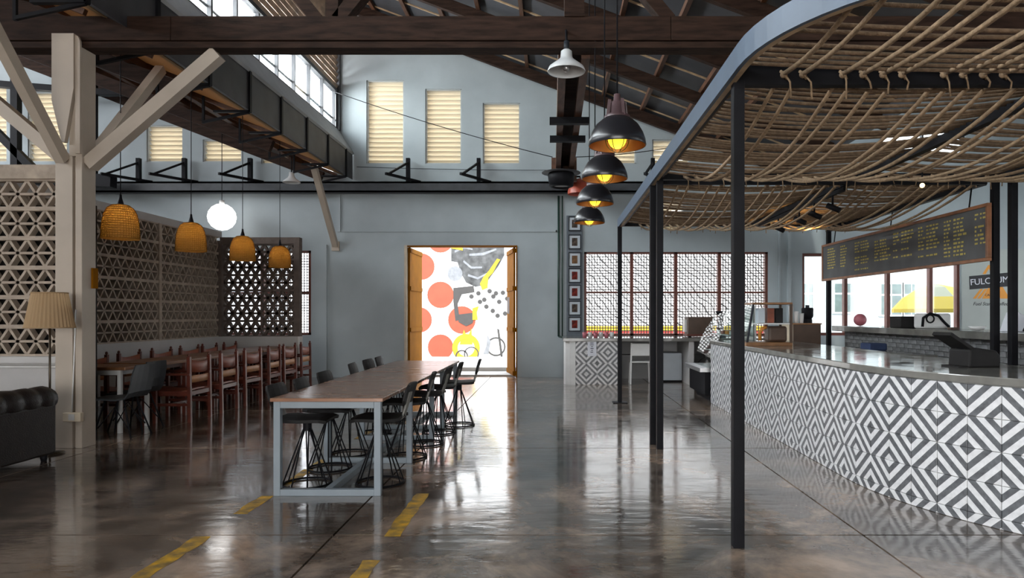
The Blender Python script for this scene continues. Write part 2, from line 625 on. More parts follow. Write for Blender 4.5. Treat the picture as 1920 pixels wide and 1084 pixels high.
def kids_map():
    k = {}
    for o in C.objects:
        if o.parent is not None:
            k.setdefault(o.parent.name, []).append(o)
    return k


def text_mesh(name, txt, size, mat, mw, parent=None, ext=0.002, shear=0.0, align='CENTER'):
    cu = bpy.data.curves.new(name, 'FONT')
    cu.body = txt
    cu.size = size
    cu.extrude = ext
    cu.shear = shear
    cu.align_x = align
    cu.align_y = 'CENTER'
    cu.resolution_u = 3
    t = bpy.data.objects.new(name + '_tmp', cu)
    C.objects.link(t)
    dg = bpy.context.evaluated_depsgraph_get()
    me = bpy.data.meshes.new_from_object(t.evaluated_get(dg))
    bpy.data.objects.remove(t)
    me.materials.clear()
    me.materials.append(M[mat])
    o = bpy.data.objects.new(name, me)
    C.objects.link(o)
    o.matrix_world = mw
    if parent is not None:
        o.parent = parent
    return o


def frontal(x, y, z):
    """matrix for lettering that stands on an XZ plane and is read from -Y"""
    return Matrix.Translation((x, y, z)) @ Matrix.Rotation(R(90), 4, 'X')


# ------------------------------------------------------------------ the shell of the hall
D = 14.7            # inner face of the back wall
XL, XR = -14.4, 12.0
ORD = ['first', 'second', 'third', 'fourth', 'fifth', 'sixth', 'seventh', 'eighth', 'ninth', 'tenth']


def ztop(x):
    if x < -4.72:
        return 4.35 + 0.385 * (-4.52 - x)
    if x < 5.3:
        return 6.46 - 0.375 * x
    return 8.2 - 0.375 * (x - 5.1)


# floor: cast slabs with open joints
fl = MB().box(XL, XR, -7, D + 0.3, -0.12, -0.03).build('floor', 'backing')
tag(fl, 'dark polished concrete floor of the hall cast in large slabs', 'floor', kind='structure')
xs = [XL, -11.06, -7.82, -4.58, -1.34, 1.90, 5.14, 8.38, XR]
ys = [-7.0, -3.9, -1.2, 1.48, 4.18, 6.90, 9.62, 12.34, D + 0.3]
for i in range(len(xs) - 1):
    for j in range(len(ys) - 1):
        g = 0.007
        MB().box(xs[i] + g, xs[i + 1] - g, ys[j] + g, ys[j + 1] - g, -0.06, 0).build('concrete_slab', 'floor', fl)

louvers = [(-4.007, -3.20, 4.6, 6.40), (-2.74, -1.96, 4.6, 6.21), (-1.50, -0.70, 4.6, 5.91), (1.02, 1.80, 4.6, 5.35),
           (2.15, 2.95, 4.6, 5.12), (-8.74, -7.96, 4.64, 5.43), (-7.53, -6.69, 4.64, 5.12), (-6.27, -5.45, 4.6, 4.80),
           (-11.30, -10.45, 4.64, 6.15), (-12.75, -11.75, 4.64, 6.35), (2.30, 2.83, 3.17, 3.82)]
holes = list(louvers)
holes += [(-3.19, -0.76, 0.0, 2.84)]                       # doorway
holes += [(0.68, 4.64, 0.90, 2.70), (-7.2, -5.20, 0.91, 2.73)]   # mesh windows
holes += [(5.38, 8.78, 0.90, 2.67), (7.1, 8.9, 4.75, 5.35)]
cuts = sorted(set([XL, XR, -4.72, 5.3] + [h[0] for h in holes] + [h[1] for h in holes]))
w = MB()
for a, b in zip(cuts[:-1], cuts[1:]):
    hs = sorted([(h[2], h[3]) for h in holes if h[0] <= a + 1e-6 and h[1] >= b - 1e-6])
    z = 0.0
    for h0, h1 in hs:
        if h0 > z:
            w.box(a, b, D, D + 0.25, z, h0)
        z = h1
    ta, tb = ztop(a + 1e-4), ztop(b - 1e-4)
    w.prism([(a, z), (b, z), (b, tb), (a, ta)], 'y', D, D + 0.25)
wb = tag(w.build('wall_back', 'wall'), 'blue grey plastered back wall with doorway and louvers', 'wall', kind='structure')

tag(MB().box(XL - 0.25, XL, -7, D + 0.25, 0, 5.3).box(XL - 0.25, XL, -7, D + 0.25, 7.5, 8.2).build('wall_left', 'wall'),
    'far side wall under the left bay north light', 'wall', kind='structure')
tag(MB().box(XL, -4.5, -7.25, -7, 0, 4.3).box(3.0, XR, -7.25, -7, 0, 4.3).box(-4.5, 3.0, -7.25, -7, 3.2, 4.3).prism([(XL, 4.3), (-4.52, 4.3), (XL, 8.2)], 'y', -7.25, -7).prism([(-4.52, 4.3), (5.3, 4.3), (5.3, 4.45), (-4.52, 8.15)], 'y', -7.25, -7).prism([(5.1, 4.3), (XR, 4.3), (XR, 5.6), (5.1, 8.2)], 'y', -7.25, -7).build('wall_rear', 'wall'),  # unseen wall, added to cut the sky light entering from behind
    'rear wall added to limit sky light, with a wide opening behind the viewpoint', 'wall', kind='structure')
wr = MB()  # unseen side wall; its openings are added to let sky light in
wr.box(XR, XR + 0.25, -7, D + 0.25, 0, 0.9).box(XR, XR + 0.25, -7, D + 0.25, 3.4, 5.7)
for y0 in (-7, -1.9, 3.1, 8.1):
    wr.box(XR, XR + 0.25, y0, y0 + 3.4, 0.9, 3.4)
wr.box(XR, XR + 0.25, 13.1, D + 0.25, 0.9, 3.4)
tag(wr.build('wall_right', 'wall'), 'side wall with wide openings behind the service area', 'wall', kind='structure')
# high wall along the valley line: slats over the glazing
cl = MB().box(-4.70, -4.60, -6.9, D, 8.02, 8.2).build('wall_clerestory', 'timber')
tag(cl, 'clerestory wall of slats above the white glazing strip', 'wall', kind='structure')
for k in range(15):
    z = 6.22 + k * 0.125
    MB().bar((-4.62, -6.5, z), (-4.62, D - 0.02, z), 0.03, 0.085, (0.5, 0, 1)).build('slat', 'slat_wood', cl)
for k in range(12):
    y = 14.62 - k * 0.75 * 1.0
    MB().box(-4.72, -4.66, y - 0.11, y + 0.0, 5.3, 8.02).build('stud', 'mull_white', cl)
MB().box(-4.64, -4.56, D - 0.09, D - 0.005, 5.3, 8.02).build('end_post', 'gutter', cl)
wg = MB().box(-4.70, -4.60, -6.9, D, 6.10, 6.17).box(-4.70, -4.60, -6.9, D, 5.28, 5.34).build('window_1', 'gutter', None)
tag(wg, 'long clerestory glazing strip of the nave, white with sky', 'window', kind='structure')
MB().box(-4.695, -4.665, -6.9, D, 5.52, 5.545).build('glazing_bar', 'black', wg)
for k in range(26):
    y1 = 14.51 - k * 0.75
    if y1 < -5:
        break
    MB().box(-4.66, -4.655, y1 - 0.64, y1, 5.34, 6.10).build('pane', 'glass', wg)
    MB().box(-4.68, -4.62, y1 - 0.02, y1 + 0.01, 5.34, 6.10).build('mullion', 'gutter', wg)

# roofs
ce = MB().prism([(-4.75, 8.24), (5.25, 8.24 - 0.375 * 10.0), (5.25, 8.31 - 0.375 * 10.0), (-4.75, 8.31)], 'y', -7, D + 0.25)
ce = tag(ce.build('ceiling', 'roof'), 'dark sloping metal roof over the middle of the hall', 'ceiling', kind='structure')


def roof_z(x):
    return 6.46 - 0.375 * x


for k in range(11):
    x = 3.51 - 0.81 * k
    if x < -4.5:
        break
    z = roof_z(x)
    MB().box(x - 0.035, x + 0.035, -6.5, D, z - 0.10, z - 0.005).build('purlin', 'timber_warm', ce)
for k in range(24):
    y = 14.4 - k * 0.85
    MB().bar((-4.5, y, roof_z(-4.5) - 0.012), (5.2, y, roof_z(5.2) - 0.012), 0.03, 0.03).build('batten', 'batten', ce)
for y in (-0.4, 1.45, 3.3, 5.1, 8.8, 10.6, 12.4, 14.45):
    MB().bar((-4.55, y, roof_z(-4.55) - 0.2), (5.2, y, roof_z(5.2) - 0.2), 0.10, 0.20).build('rafter', 'timber', ce)

ce2 = MB().prism([(XL - 0.1, ztop(XL - 0.1)), (-5.40, ztop(-5.40)), (-5.40, ztop(-5.40) + 0.07), (XL - 0.1, ztop(XL - 0.1) + 0.07)], 'y', -7, D + 0.25)
ce2 = tag(ce2.build('ceiling_left', 'roof_left'), 'brown boarded roof slope over the dining bay', 'ceiling', kind='structure')
for k in range(19):
    y = 14.7 - k * 1.13
    MB().prism([(-5.40, 4.35 + 0.385 * 0.88), (-4.50, 4.345), (-4.50, 4.355), (-4.63, 4.37 + 0.385 * 0.11), (-5.40, 4.37 + 0.385 * 0.88)], 'y', y - 1.125, y - 0.005).build('eave_panel', 'eave', ce2)
    MB().bar((-5.45, y - 0.01, ztop(-5.45) - 0.03), (-4.64, y - 0.01, 4.35), 0.05, 0.06).build('eave_rib', 'timber_warm', ce2)
for k in range(12):
    x = -5.40 - 0.82 * k
    z = ztop(x)
    MB().box(x - 0.04, x + 0.04, -6.5, D, z - 0.12, z - 0.005).build('purlin', 'timber_warm', ce2)
for y in (-0.4, 3.3, 8.8, 11.8, 14.4):
    MB().bar((-14.3, y, ztop(-14.3) - 0.22), (-4.85, y, ztop(-4.85) - 0.22), 0.10, 0.20).build('rafter', 'timber', ce2)
ce3 = MB().prism([(5.0, 8.24), (XR + 0.1, 8.24 - 0.375 * 7.1), (XR + 0.1, 8.31 - 0.375 * 7.1), (5.0, 8.31)], 'y', -7, D + 0.25)
ce3 = tag(ce3.build('ceiling_right', 'roof'), 'dark metal roof slope over the windows behind the counters', 'ceiling', kind='structure')
for k in range(8):
    x = 5.9 + 0.81 * k
    z = 8.2 - 0.375 * (x - 5.1)
    MB().box(x - 0.035, x + 0.035, -6.5, D, z - 0.10, z - 0.005).build('purlin', 'timber_warm', ce3)
# right valley: glazing over the counters
wg2 = MB().box(5.1, 5.2, -6.9, D, 6.8, 8.2).box(5.1, 5.2, -6.9, D, 4.35, 5.2).build('window_2', 'gutter')
tag(wg2, 'clerestory strip above the rope canopies, bright with sky', 'window', kind='structure')
for k in range(14):
    y = 14.6 - 1.5 * k
    MB().box(5.12, 5.18, y - 0.05, y, 5.2, 6.8).build('mullion', 'gutter', wg2)
    MB().box(5.14, 5.145, y - 1.5, y - 0.05, 5.2, 6.8).build('pane', 'glass', wg2)

# valley gutter
gu = thing('valley_gutter', 'long dark sheet metal box gutter under the clerestory', 'gutter', kind='structure')
MB().prism([(-4.62, 4.42), (-4.30, 4.25), (-4.30, 4.80), (-4.34, 4.80), (-4.34, 4.31), (-4.58, 4.45), (-4.58, 4.6), (-4.62, 4.6)], 'y', -6.9, D - 0.02).build('gutter_box', 'gutter', gu)
MB().prism([(-4.29, 4.78), (-4.27, 4.82), (-4.60, 5.32), (-4.62, 5.28)], 'y', -6.9, D - 0.01).build('flashing', 'flash', gu)
for k in range(12):
    y = 14.2 - k * 1.13
    MB().box(-4.30, -4.275, y - 0.03, y + 0.03, 4.22, 4.80).box(-4.8, -4.28, y - 0.03, y + 0.03, 4.215, 4.245).bar((-4.30, y, 4.22), (-4.95, y, 4.08), 0.035, 0.035).bar((-4.95, y, 4.06), (-4.95, y, 4.45), 0.03, 0.03).build('strap_bracket', 'black', gu)

# ------------------------------------------------------------------ openings of the back wall
lou_names = ['tall cream louver window beside the clerestory', 'middle cream louver window of the nave wall',
             'cream louver window above the doorway edge', 'short cream louver window behind the black pendants',
             'cream louver window half hidden by the canopy edge', 'cream louver window of the dining bay, five bright slats tall',
             'small cream louver window right of the taller dining bay one', 'lowest cream louver tucked under the gutter',
             'cream louver window behind the column braces', 'outermost cream louver window beyond the braces',
             'small bright louver seen through the far rope canopy']
for (x0, x1, z0, z1), nm in zip(louvers, lou_names):
    t = thing('louver_window', nm, 'window', ((x0 + x1) / 2, D, z0), 0, 'cream louver windows of the back wall', 'structure')
    hw = (x1 - x0) / 2
    h = z1 - z0
    MB().box(-hw, -hw + 0.025, 0.02, 0.22, 0, h).box(hw - 0.025, hw, 0.02, 0.22, 0, h).box(-hw, hw, 0.02, 0.22, h - 0.02, h).box(-hw, hw, 0.02, 0.22, 0, 0.02).build('frame', 'louver_frame', t)
    n = max(2, int(round(h / 0.1)))
    me = MB().obox(Matrix.Rotation(R(-40), 4, 'X'), hw - 0.02, 0.058, 0.006).mesh('slat', 'louver')
    for k in range(n):
        inst('slat', me, t, (0, 0.12, (k + 0.5) * h / n))


def mesh_pane(x0, x1, z0, z1, y, pitch):
    b = MB()
    nx = max(1, int(round((x1 - x0) / pitch)))
    nz = int(round((z1 - z0) / pitch))
    t = 0.0085
    for i in range(1, nx):
        x = x0 + (x1 - x0) * i / nx
        b.box(x - t, x + t, y - t, y + t, z0, z1)
    for k in range(1, nz):
        z = z0 + (z1 - z0) * k / nz
        b.box(x0, x1, y - t + 0.004, y + t + 0.004, z - t, z + t)
    return b


wm = MB()
X0, X1, Z0, Z1 = 0.68, 4.64, 0.90, 2.70
wm.box(X0, X1, D + 0.02, D + 0.16, Z1 - 0.04, Z1).box(X0, X1, D + 0.02, D + 0.16, Z0, Z0 + 0.04)
wm = tag(wm.build('window_3', 'redwood'), 'wide meshed window in red brown frame behind the wall counter', 'window', kind='structure')
mx_ = [0.70, 1.71, 2.66, 3.60, 4.62]
for x in mx_:
    MB().box(x - 0.035, x + 0.035, D + 0.02, D + 0.16, Z0, Z1).build('mullion', 'redwood', wm)
for a, b in zip(mx_[:-1], mx_[1:]):
    MB().box(a + 0.035, b - 0.035, D + 0.04, D + 0.14, 1.81, 1.85).build('rail', 'redwood', wm)
    o = mesh_pane(a + 0.035, b - 0.035, Z0 + 0.04, Z1 - 0.04, D + 0.1, 0.06).build('wire_mesh', 'mesh_wire', wm)
    o['kind'] = 'stuff'
wm2 = MB().box(-7.2, -5.2, D + 0.02, D + 0.16, 2.68, 2.73).box(-7.2, -5.2, D + 0.02, D + 0.16, 0.91, 0.96).box(-5.26, -5.2, D + 0.02, D + 0.16, 0.91, 2.73)
wm2.box(-7.2, -5.2, D + 0.04, D + 0.14, 1.80, 1.84).box(-6.3, -6.22, D + 0.02, D + 0.16, 0.91, 2.73)
wm2 = tag(wm2.build('window_4', 'redwood'), 'meshed window showing beside the rear breeze block panel', 'window', kind='structure')
o = mesh_pane(-6.22, -5.26, 0.96, 2.68, D + 0.1, 0.06).build('wire_mesh', 'mesh_wire', wm2)
o['kind'] = 'stuff'
wv = MB().box(5.38, 8.78, D + 0.03, D + 0.15, 2.61, 2.67).box(5.38, 8.78, D + 0.03, D + 0.15, 0.90, 0.96)
wv = tag(wv.build('window_5', 'redwood'), 'clear glazed window strip behind the menu board and coffee bar', 'window', kind='structure')
vx = [5.40, 6.33, 7.25, 8.17, 8.76]
for x in vx:
    MB().box(x - 0.035, x + 0.035, D + 0.03, D + 0.15, 0.96, 2.61).build('mullion', 'redwood', wv)
for a, b in zip(vx[:-1], vx[1:]):
    MB().box(a + 0.035, b - 0.035, D + 0.09, D + 0.094, 0.96, 2.61).build('pane', 'glass', wv)
wh = MB().box(7.1, 8.9, D + 0.05, D + 0.15, 4.75, 4.79).box(7.1, 8.9, D + 0.05, D + 0.15, 5.31, 5.35)
wh = tag(wh.build('window_6', 'gutter'), 'high bright window seen through the ropes of the canopy', 'window', kind='structure')
for k in range(3):
    x = 7.12 + k * 0.88
    MB().box(x - 0.02, x + 0.02, D + 0.05, D + 0.15, 4.79, 5.31).build('mullion', 'gutter', wh)
    if k < 2:
        MB().box(x + 0.02, x + 0.86, D + 0.10, D + 0.104, 4.79, 5.31).build('pane', 'glass', wh)

# doorway
do = MB().box(-3.19, -3.13, D - 0.02, D + 0.25, 0, 2.84)
do = tag(do.build('door_1', 'cream'), 'open doorway with folded ochre yellow door leaves and cream jamb', 'door', kind='structure')


MB().box(-0.79, -0.76, D - 0.02, D + 0.25, 0, 2.84).box(-3.13, -0.79, D - 0.01, D + 0.25, 2.815, 2.84).build('door_frame', 'yellow_door', do)


def leaf(hx, ang, sgn, w_=1.15):
    d = Vector((sgn * math.cos(ang), math.sin(ang), 0))
    h0 = Vector((hx, D + 0.05, 0.02))
    b = MB()
    m = Matrix((d, Vector((-d.y, d.x, 0)), Vector((0, 0, 1)))).transposed().to_4x4()
    m.translation = h0 + d * (w_ / 2) + Vector((0, 0, 1.39))
    b.obox(m, w_ / 2, 0.02, 1.39)
    lf = b.build('door_leaf', 'yellow_door', do)
    nrm = Vector((-d.y, d.x, 0))
    for z in (0.06, 1.0, 1.9, 2.72):
        MB().bar(h0 + d * 0.02 + nrm * 0.028 * -1 + Vector((0, 0, z)), h0 + d * (w_ - 0.02) - nrm * 0.028 + Vector((0, 0, z)), 0.02, 0.09).bar(h0 + d * 0.02 + nrm * 0.028 + Vector((0, 0, z)), h0 + d * (w_ - 0.02) + nrm * 0.028 + Vector((0, 0, z)), 0.02, 0.09).build('rail', 'yellow_door', lf)
    return lf, d, h0


lf1, d1, h1 = leaf(-3.10, R(88), 1)
lf2, d2, h2 = leaf(-0.82, R(78), -1, 1.0)
tag(MB().box(-1.02, -0.93, D + 0.66, D + 0.67, 1.37, 1.74).build('door_notice', 'paper'), 'small white notice fixed on the yellow door leaf', 'notice')
tag(MB().box(-3.6, -0.4, D + 0.26, D + 1.9, -0.02, 0.03).box(-3.6, -0.4, D + 1.2, D + 1.9, 0.03, 0.12).build('door_step', 'ground'), 'pale concrete step outside the open doorway', 'step', kind='structure')

# trims on the back wall
t = MB().box(-4.6, 0.10, D - 0.02, D, 3.13, 3.17).box(-4.62, -4.56, D - 0.04, D, 3.13, 3.93).box(0.07, 0.11, D - 0.02, D, 3.13, 3.93)
tag(t.build('trim_1', 'wall'), 'shallow plaster band framing the wall panel above the doorway', 'trim', kind='structure')
tag(MB().box(-4.90, -4.85, D - 0.05, D, 0.0, 2.85).build('trim_2', 'wall'), 'slim upright plaster strip left of the doorway', 'trim', kind='structure')
tag(MB().box(5.04, 5.10, D - 0.1, D, 0.0, 4.0).box(4.86, 4.90, D - 0.03, D, 0, 4.0).build('trim_3', 'wall'), 'plaster pilaster between the meshed and clear windows', 'trim', kind='structure')

# ------------------------------------------------------------------ outside
gr = MB().box(-40, 40, -30, 60, -0.3, -0.13).build('ground', 'ground')
tag(gr, 'pale concrete yard around the hall', 'ground', kind='structure')
YM = 24.0
mu = MB().box(-8.6, 0.3, YM, YM + 0.2, -0.13, 5.4).build('mural_wall', 'mural_white')
tag(mu, 'white outdoor wall painted with orange discs, seen through the doorway', 'mural', kind='structure')


def mxz(px, py):
    return (px - 1036) / 1280 * YM, 1.35 - (py - 590) / 1280 * YM


def disc(name, px, py, r, mat, k, rin=0.0, parent=mu, clip=None):
    x, z = mxz(px, py)
    n = 28
    rr = r / 1280 * YM
    b = MB()
    y = YM - 0.004 * k
    if rin:
        ri = rin / 1280 * YM
        vs = [(x + q * math.cos(2 * math.pi * j / n), y, z + q * math.sin(2 * math.pi * j / n)) for q in (ri, rr) for j in range(n)]
        b.add(vs, [(j, (j + 1) % n, n + (j + 1) % n, n + j) for j in range(n)])
    else:
        b.prism([(x + rr * math.cos(2 * math.pi * j / n), z + rr * math.sin(2 * math.pi * j / n)) for j in range(n)], 'y', y, YM)
    return b.build(name, mat, parent)


for px, py, r in ((826, 553, 25), (790, 500, 25), (866, 600, 26), (826, 651, 24), (786, 600, 24), (826, 450, 24), (748, 553, 25), (748, 651, 24)):
    disc('painted_disc', px, py, r, 'mural_orange', 1)


def splat(name, pts, mat, k, close=True):
    poly = [mxz(*p) for p in pts]
    return MB().prism(poly, 'y', YM - 0.004 * k, YM).build(name, mat, mu)


splat('painted_patch', [(846, 446), (944, 446), (946, 478), (934, 500), (922, 516), (910, 534), (892, 538), (874, 530), (864, 512), (858, 492), (846, 490)], 'mural_grey', 2)
splat('painted_patch', [(850, 540), (888, 536), (890, 548), (866, 552), (858, 570), (862, 600), (854, 602), (850, 566)], 'mural_dark', 3)
splat('painted_patch', [(858, 590), (892, 586), (886, 606), (874, 612), (860, 604)], 'mural_dark', 4)
for pts in ([(852, 470), (870, 462), (886, 466), (886, 469), (870, 466), (853, 474)], [(880, 476), (905, 474), (930, 466), (931, 469), (906, 479), (880, 480)], [(870, 488), (884, 500), (904, 500), (904, 503), (883, 504), (868, 491)], [(878, 514), (896, 520), (912, 512), (913, 515), (896, 524), (877, 518)], [(856, 452), (866, 456), (876, 450), (890, 455), (904, 450), (920, 456), (920, 459), (904, 453), (890, 459), (876, 454), (866, 460), (855, 456)]):
    splat('painted_stroke', pts, 'mural_pale', 3)
disc('painted_oval', 853, 513, 14, 'mural_pale', 4)
for px, py in ((897, 550), (908, 562), (912, 575), (925, 556), (936, 566), (924, 583), (943, 549), (933, 592), (951, 560), (955, 575), (947, 588), (930, 550), (884, 556), (900, 566), (918, 546)):
    disc('painted_dot', px, py, 4.2, 'mural_dark', 5)
disc('painted_ring', 874, 652, 26, 'mural_yellow', 5, 16)
disc('painted_ring', 930, 650, 18, 'mural_dark', 5, 15)
disc('painted_ring', 866, 668, 12, 'mural_dark', 6, 9.5)
disc('painted_ring', 884, 664, 14, 'mural_dark', 6, 12)
splat('painted_stroke', [(932, 485), (938, 487), (930, 500), (924, 512), (916, 520), (914, 540), (904, 544), (900, 532), (906, 520), (918, 506)], 'mural_yellow', 5)
splat('painted_stroke', [(868, 470), (846, 466), (840, 458), (846, 446), (866, 446)], 'mural_yellow', 5)
splat('painted_stroke', [(886, 578), (898, 574), (894, 586), (896, 600), (886, 600)], 'mural_yellow', 5)
splat('painted_stroke', [(862, 646), (870, 618), (876, 634), (884, 616), (886, 646)], 'mural_yellow', 4)
splat('painted_stroke', [(932, 616), (936, 618), (944, 678), (940, 678)], 'mural_dark', 6)
splat('painted_stroke', [(914, 628), (920, 640), (916, 664), (906, 664), (912, 648)], 'mural_pale', 6)
mp2 = MB().box(0.3, 8.6, YM, YM + 0.2, -0.13, 5.4).build('mural_wall', 'mural_wave')
tag(mp2, 'outdoor wall of swirling black and white paint behind the meshed window', 'mural', kind='structure')
MB().box(0.3, 8.6, YM - 0.01, YM, 0.78, 0.95).build('painted_band', 'mural_yellow', mp2)
MB().box(0.3, 8.6, YM - 0.012, YM, 0.2, 0.78).build('painted_band', 'mural_red', mp2)
tag(MB().box(-20, -8.6, YM - 2, YM - 1.8, -0.13, 4.0).build('yard_wall', 'yard_wall'), 'white yard wall glimpsed through the rear breeze blocks', 'wall', kind='structure')

# white house beyond the clear windows
YB = 21.0
hb = thing('white_house', 'white rendered house with paned windows beyond the clear windows', 'house', (9, YB, -0.13))
MB().box(-0.9, 9.5, 0, 4, 0, 6.5).build('wall', 'yard_wall', hb)
for (px0, px1, py0, py1) in ((1505, 1524, 532, 585), (1563, 1603, 532, 585), (1650, 1690, 533, 590), (1694, 1722, 533, 590)):
    ax, bx = (px0 - 1036) / 1280 * YB - 9, (px1 - 1036) / 1280 * YB - 9
    z1, z0 = 1.35 - (py0 - 590) / 1280 * YB + 0.13, 1.35 - (py1 - 590) / 1280 * YB + 0.13
    f = MB().box(ax - 0.05, bx + 0.05, -0.04, 0, z0 - 0.05, z1 + 0.05).build('window', 'white', hb)
    n = 2
    for i in range(n):
        for (q0, q1) in ((0, 0.62), (0.68, 1.0)):
            xa = ax + (bx - ax) * (i + 0.06) / n
            xb = ax + (bx - ax) * (i + 0.94) / n
            MB().box(xa, xb, -0.05, -0.02, z0 + (z1 - z0) * q0, z0 + (z1 - z0) * q1).build('pane', 'yard_glass', f)
MB().box(1.5, 4.5, -0.6, 0, 4.2, 4.32).build('awning', 'yard_wall', hb)

um = thing('patio_umbrella', 'yellow and white patio umbrella outside the clear window', 'umbrella', (9.65, 17.2, -0.13))
MB().tube([(0, 0, 0), (0, 0, 2.28)], 0.025, 8).build('pole', 'white', um)
n = 8
R0, ZR, ZT = 1.05, 1.62, 2.26
UR = [(0.42, 2.16), (0.78, 1.92), (1.05, 1.62), (1.05, 1.53)]
for k in range(n):
    a0, a1 = 2 * math.pi * k / n, 2 * math.pi * (k + 1) / n
    P_ = [((r_ * math.cos(a0), r_ * math.sin(a0), z), (r_ * math.cos(a1), r_ * math.sin(a1), z)) for r_, z in UR]
    cp = MB().add([(0, 0, ZT), P_[0][0], P_[0][1], P_[1][0], P_[1][1]], [(0, 1, 2), (1, 3, 4, 2)]).build('canopy_panel', 'umbrella_white' if k % 2 else 'umbrella', um)
    MB().add([P_[1][0], P_[1][1], P_[2][0], P_[2][1], P_[3][0], P_[3][1]], [(0, 2, 3, 1), (2, 4, 5, 3)]).build('panel_hem', 'umbrella', cp)
MB().cyl((0, 0, 0), 0.25, 0.08, 16).build('base', 'white', um)
tb = thing('garden_table', 'pale garden table under the yellow umbrella', 'table', (9.0, 16.6, -0.13))
MB().cyl((0, 0, 0.7), 0.35, 0.03, 20).build('tabletop', 'white', tb)
MB().tube([(0, 0, 0), (0, 0, 0.7)], 0.03, 8).cyl((0, 0, 0), 0.2, 0.02, 16).build('pedestal', 'steel', tb)

# ------------------------------------------------------------------ breeze block walls


def breeze(wd, ht, dp, t, rot=False):
    """one perforated block: two cells, each a diamond with a middle rail; faces -Y, stands on z=0, centred in x"""
    b = MB()
    e = 0.022
    b.box(-wd / 2, wd / 2, 0, dp, 0, e).box(-wd / 2, wd / 2, 0, dp, ht - e, ht)
    h2 = ht / 2
    b.box(-wd / 2, wd / 2, 0.01, dp - 0.01, h2 - t / 2, h2 + t / 2)
    for c in (-1, 1):
        cx = c * wd / 4
        q = wd / 4
        for sx in (-1, 1):
            for z in (e * 0.5, ht - e * 0.5):
                b.bar((cx, dp / 2, z), (cx + sx * q, dp / 2, h2), t, dp - 0.02, (0, 1, 0))
    return b


LZ = 0.92
bw = breeze(0.39, 0.325, 0.10, 0.024).mesh('breeze_block', 'lattice')
# left run along the dining bay (face looks to +X)
ll = MB().box(-6.90, -6.54, 7.25, 13.5, 0, LZ).build('wall_dining', 'low_wall')
tag(ll, 'long breeze block screen wall along the dining chairs', 'wall', kind='structure')
MB().box(-6.92, -6.80, 7.25, 13.5, LZ, 2.87).build('dark_backing', 'backing', ll)
MB().box(-6.95, -6.54, 7.25, 13.5, 2.87, 2.99).build('coping', 'low_wall', ll)
MB().box(-6.66, -6.53, 11.34, 11.42, LZ, 2.87).build('pier', 'lattice', ll)
for k in range(5):
    for j in range(6):
        inst('breeze_block', bw, ll, (-6.54, 13.37 - 0.195 - 0.39 * k, LZ + 0.325 * j), R(90))
for k in range(10):
    for j in range(6):
        inst('breeze_block', bw, ll, (-6.54, 11.34 - 0.195 - 0.39 * k, LZ + 0.325 * j), R(90))
# rear panel of the bay
rp = MB().box(-6.54, -4.98, 13.42, 13.60, 0, 0.92).build('wall_dining_rear', 'low_wall')
tag(rp, 'breeze block panel closing the dining bay, window light behind it', 'wall', kind='structure')
MB().box(-6.54, -4.98, 13.42, 13.58, 2.74, 2.87).box(-5.09, -4.98, 13.42, 13.58, 0.92, 2.74).box(-6.70, -6.49, 13.375, 13.58, 0.92, 2.80).build('frame', 'lattice_backlit', rp)
bw2 = breeze(0.35, 0.303, 0.10, 0.044).mesh('breeze_block', 'lattice_backlit')
for k in range(4):
    for j in range(6):
        inst('breeze_block', bw2, rp, (-6.49 + 0.175 + 0.35 * k, 13.46, 0.92 + 0.303 * j))
MB().box(-5.0, -4.975, 13.40, 13.43, 0, 0.92).build('corner_bead', 'white', rp)
# near panel left of the column
npn = MB().box(-8.6, -5.03, 7.28, 7.46, 0, 0.84).build('wall_lounge', 'low_wall')
tag(npn, 'breeze block panel behind the sofa and floor lamp', 'wall', kind='structure')
MB().box(-8.6, -5.03, 7.20, 7.46, 0.84, 0.905).build('ledge', 'low_wall', npn)
MB().box(-8.6, -5.03, 7.28, 7.44, 2.80, 2.95).box(-5.15, -5.03, 7.28, 7.44, 0.9, 2.80).build('frame', 'lattice', npn)
MB().box(-8.6, -5.03, 7.50, 7.54, 0, 2.55).build('dark_backing', 'backing', npn)  # near-black sheet standing in for the darkness behind the block holes
bw3 = breeze(0.39, 0.316, 0.10, 0.026).mesh('breeze_block', 'lattice')
for k in range(7):
    for j in range(6):
        inst('breeze_block', bw3, npn, (-5.15 - 0.195 - 0.39 * k, 7.31, 0.905 + 0.316 * j))
tag(MB().tube([(-8.6, 7.17, 0.80), (-5.0, 7.17, 0.80)], 0.012, 8).build('conduit_pipe', 'white'), 'thin white conduit along the low wall behind the sofa', 'pipe')

# ------------------------------------------------------------------ column, braces, trusses
co = thing('column', 'beige column with forked braces beside the sofa', 'column', (-4.90, 6.99, 0), kind='structure')
MB().box(-0.12, 0.055, -0.10, 0.11, 0, 2.95).box(0.085, 0.15, -0.10, 0.11, 0, 2.95).box(0.05, 0.09, -0.06, 0.11, 0, 2.95).build('shaft', 'column', co, bevel=0.004)
MB().box(0.02, 0.15, -0.10, 0.11, 2.95, 4.05).build('post', 'column', co, bevel=0.004)
MB().prism([(-0.12, 4.17), (0.10, 4.17), (0.10, 3.62), (0.01, 3.08), (-0.02, 3.08), (-0.12, 3.5)], 'y', -0.15, -0.102).build('cheek_plate', 'column', co)
MB().prism([(0.102, 4.16), (0.13, 4.15), (0.15, 4.10), (0.15, 2.97), (0.102, 2.97)], 'y', -0.13, -0.102).build('cheek_plate', 'column', co)
MB().bar((0.16, 0.0, 2.88), (1.48, 0.0, 4.02), 0.13, 0.13, (0, 1, 0)).build('brace', 'column', co)
MB().bar((0.10, 0.10, 2.95), (0.0, 1.55, 4.42), 0.10, 0.10).build('brace', 'column', co)
MB().bar((-0.02, -0.13, 2.90), (-0.04, -1.55, 4.55), 0.09, 0.11).build('brace', 'column', co)
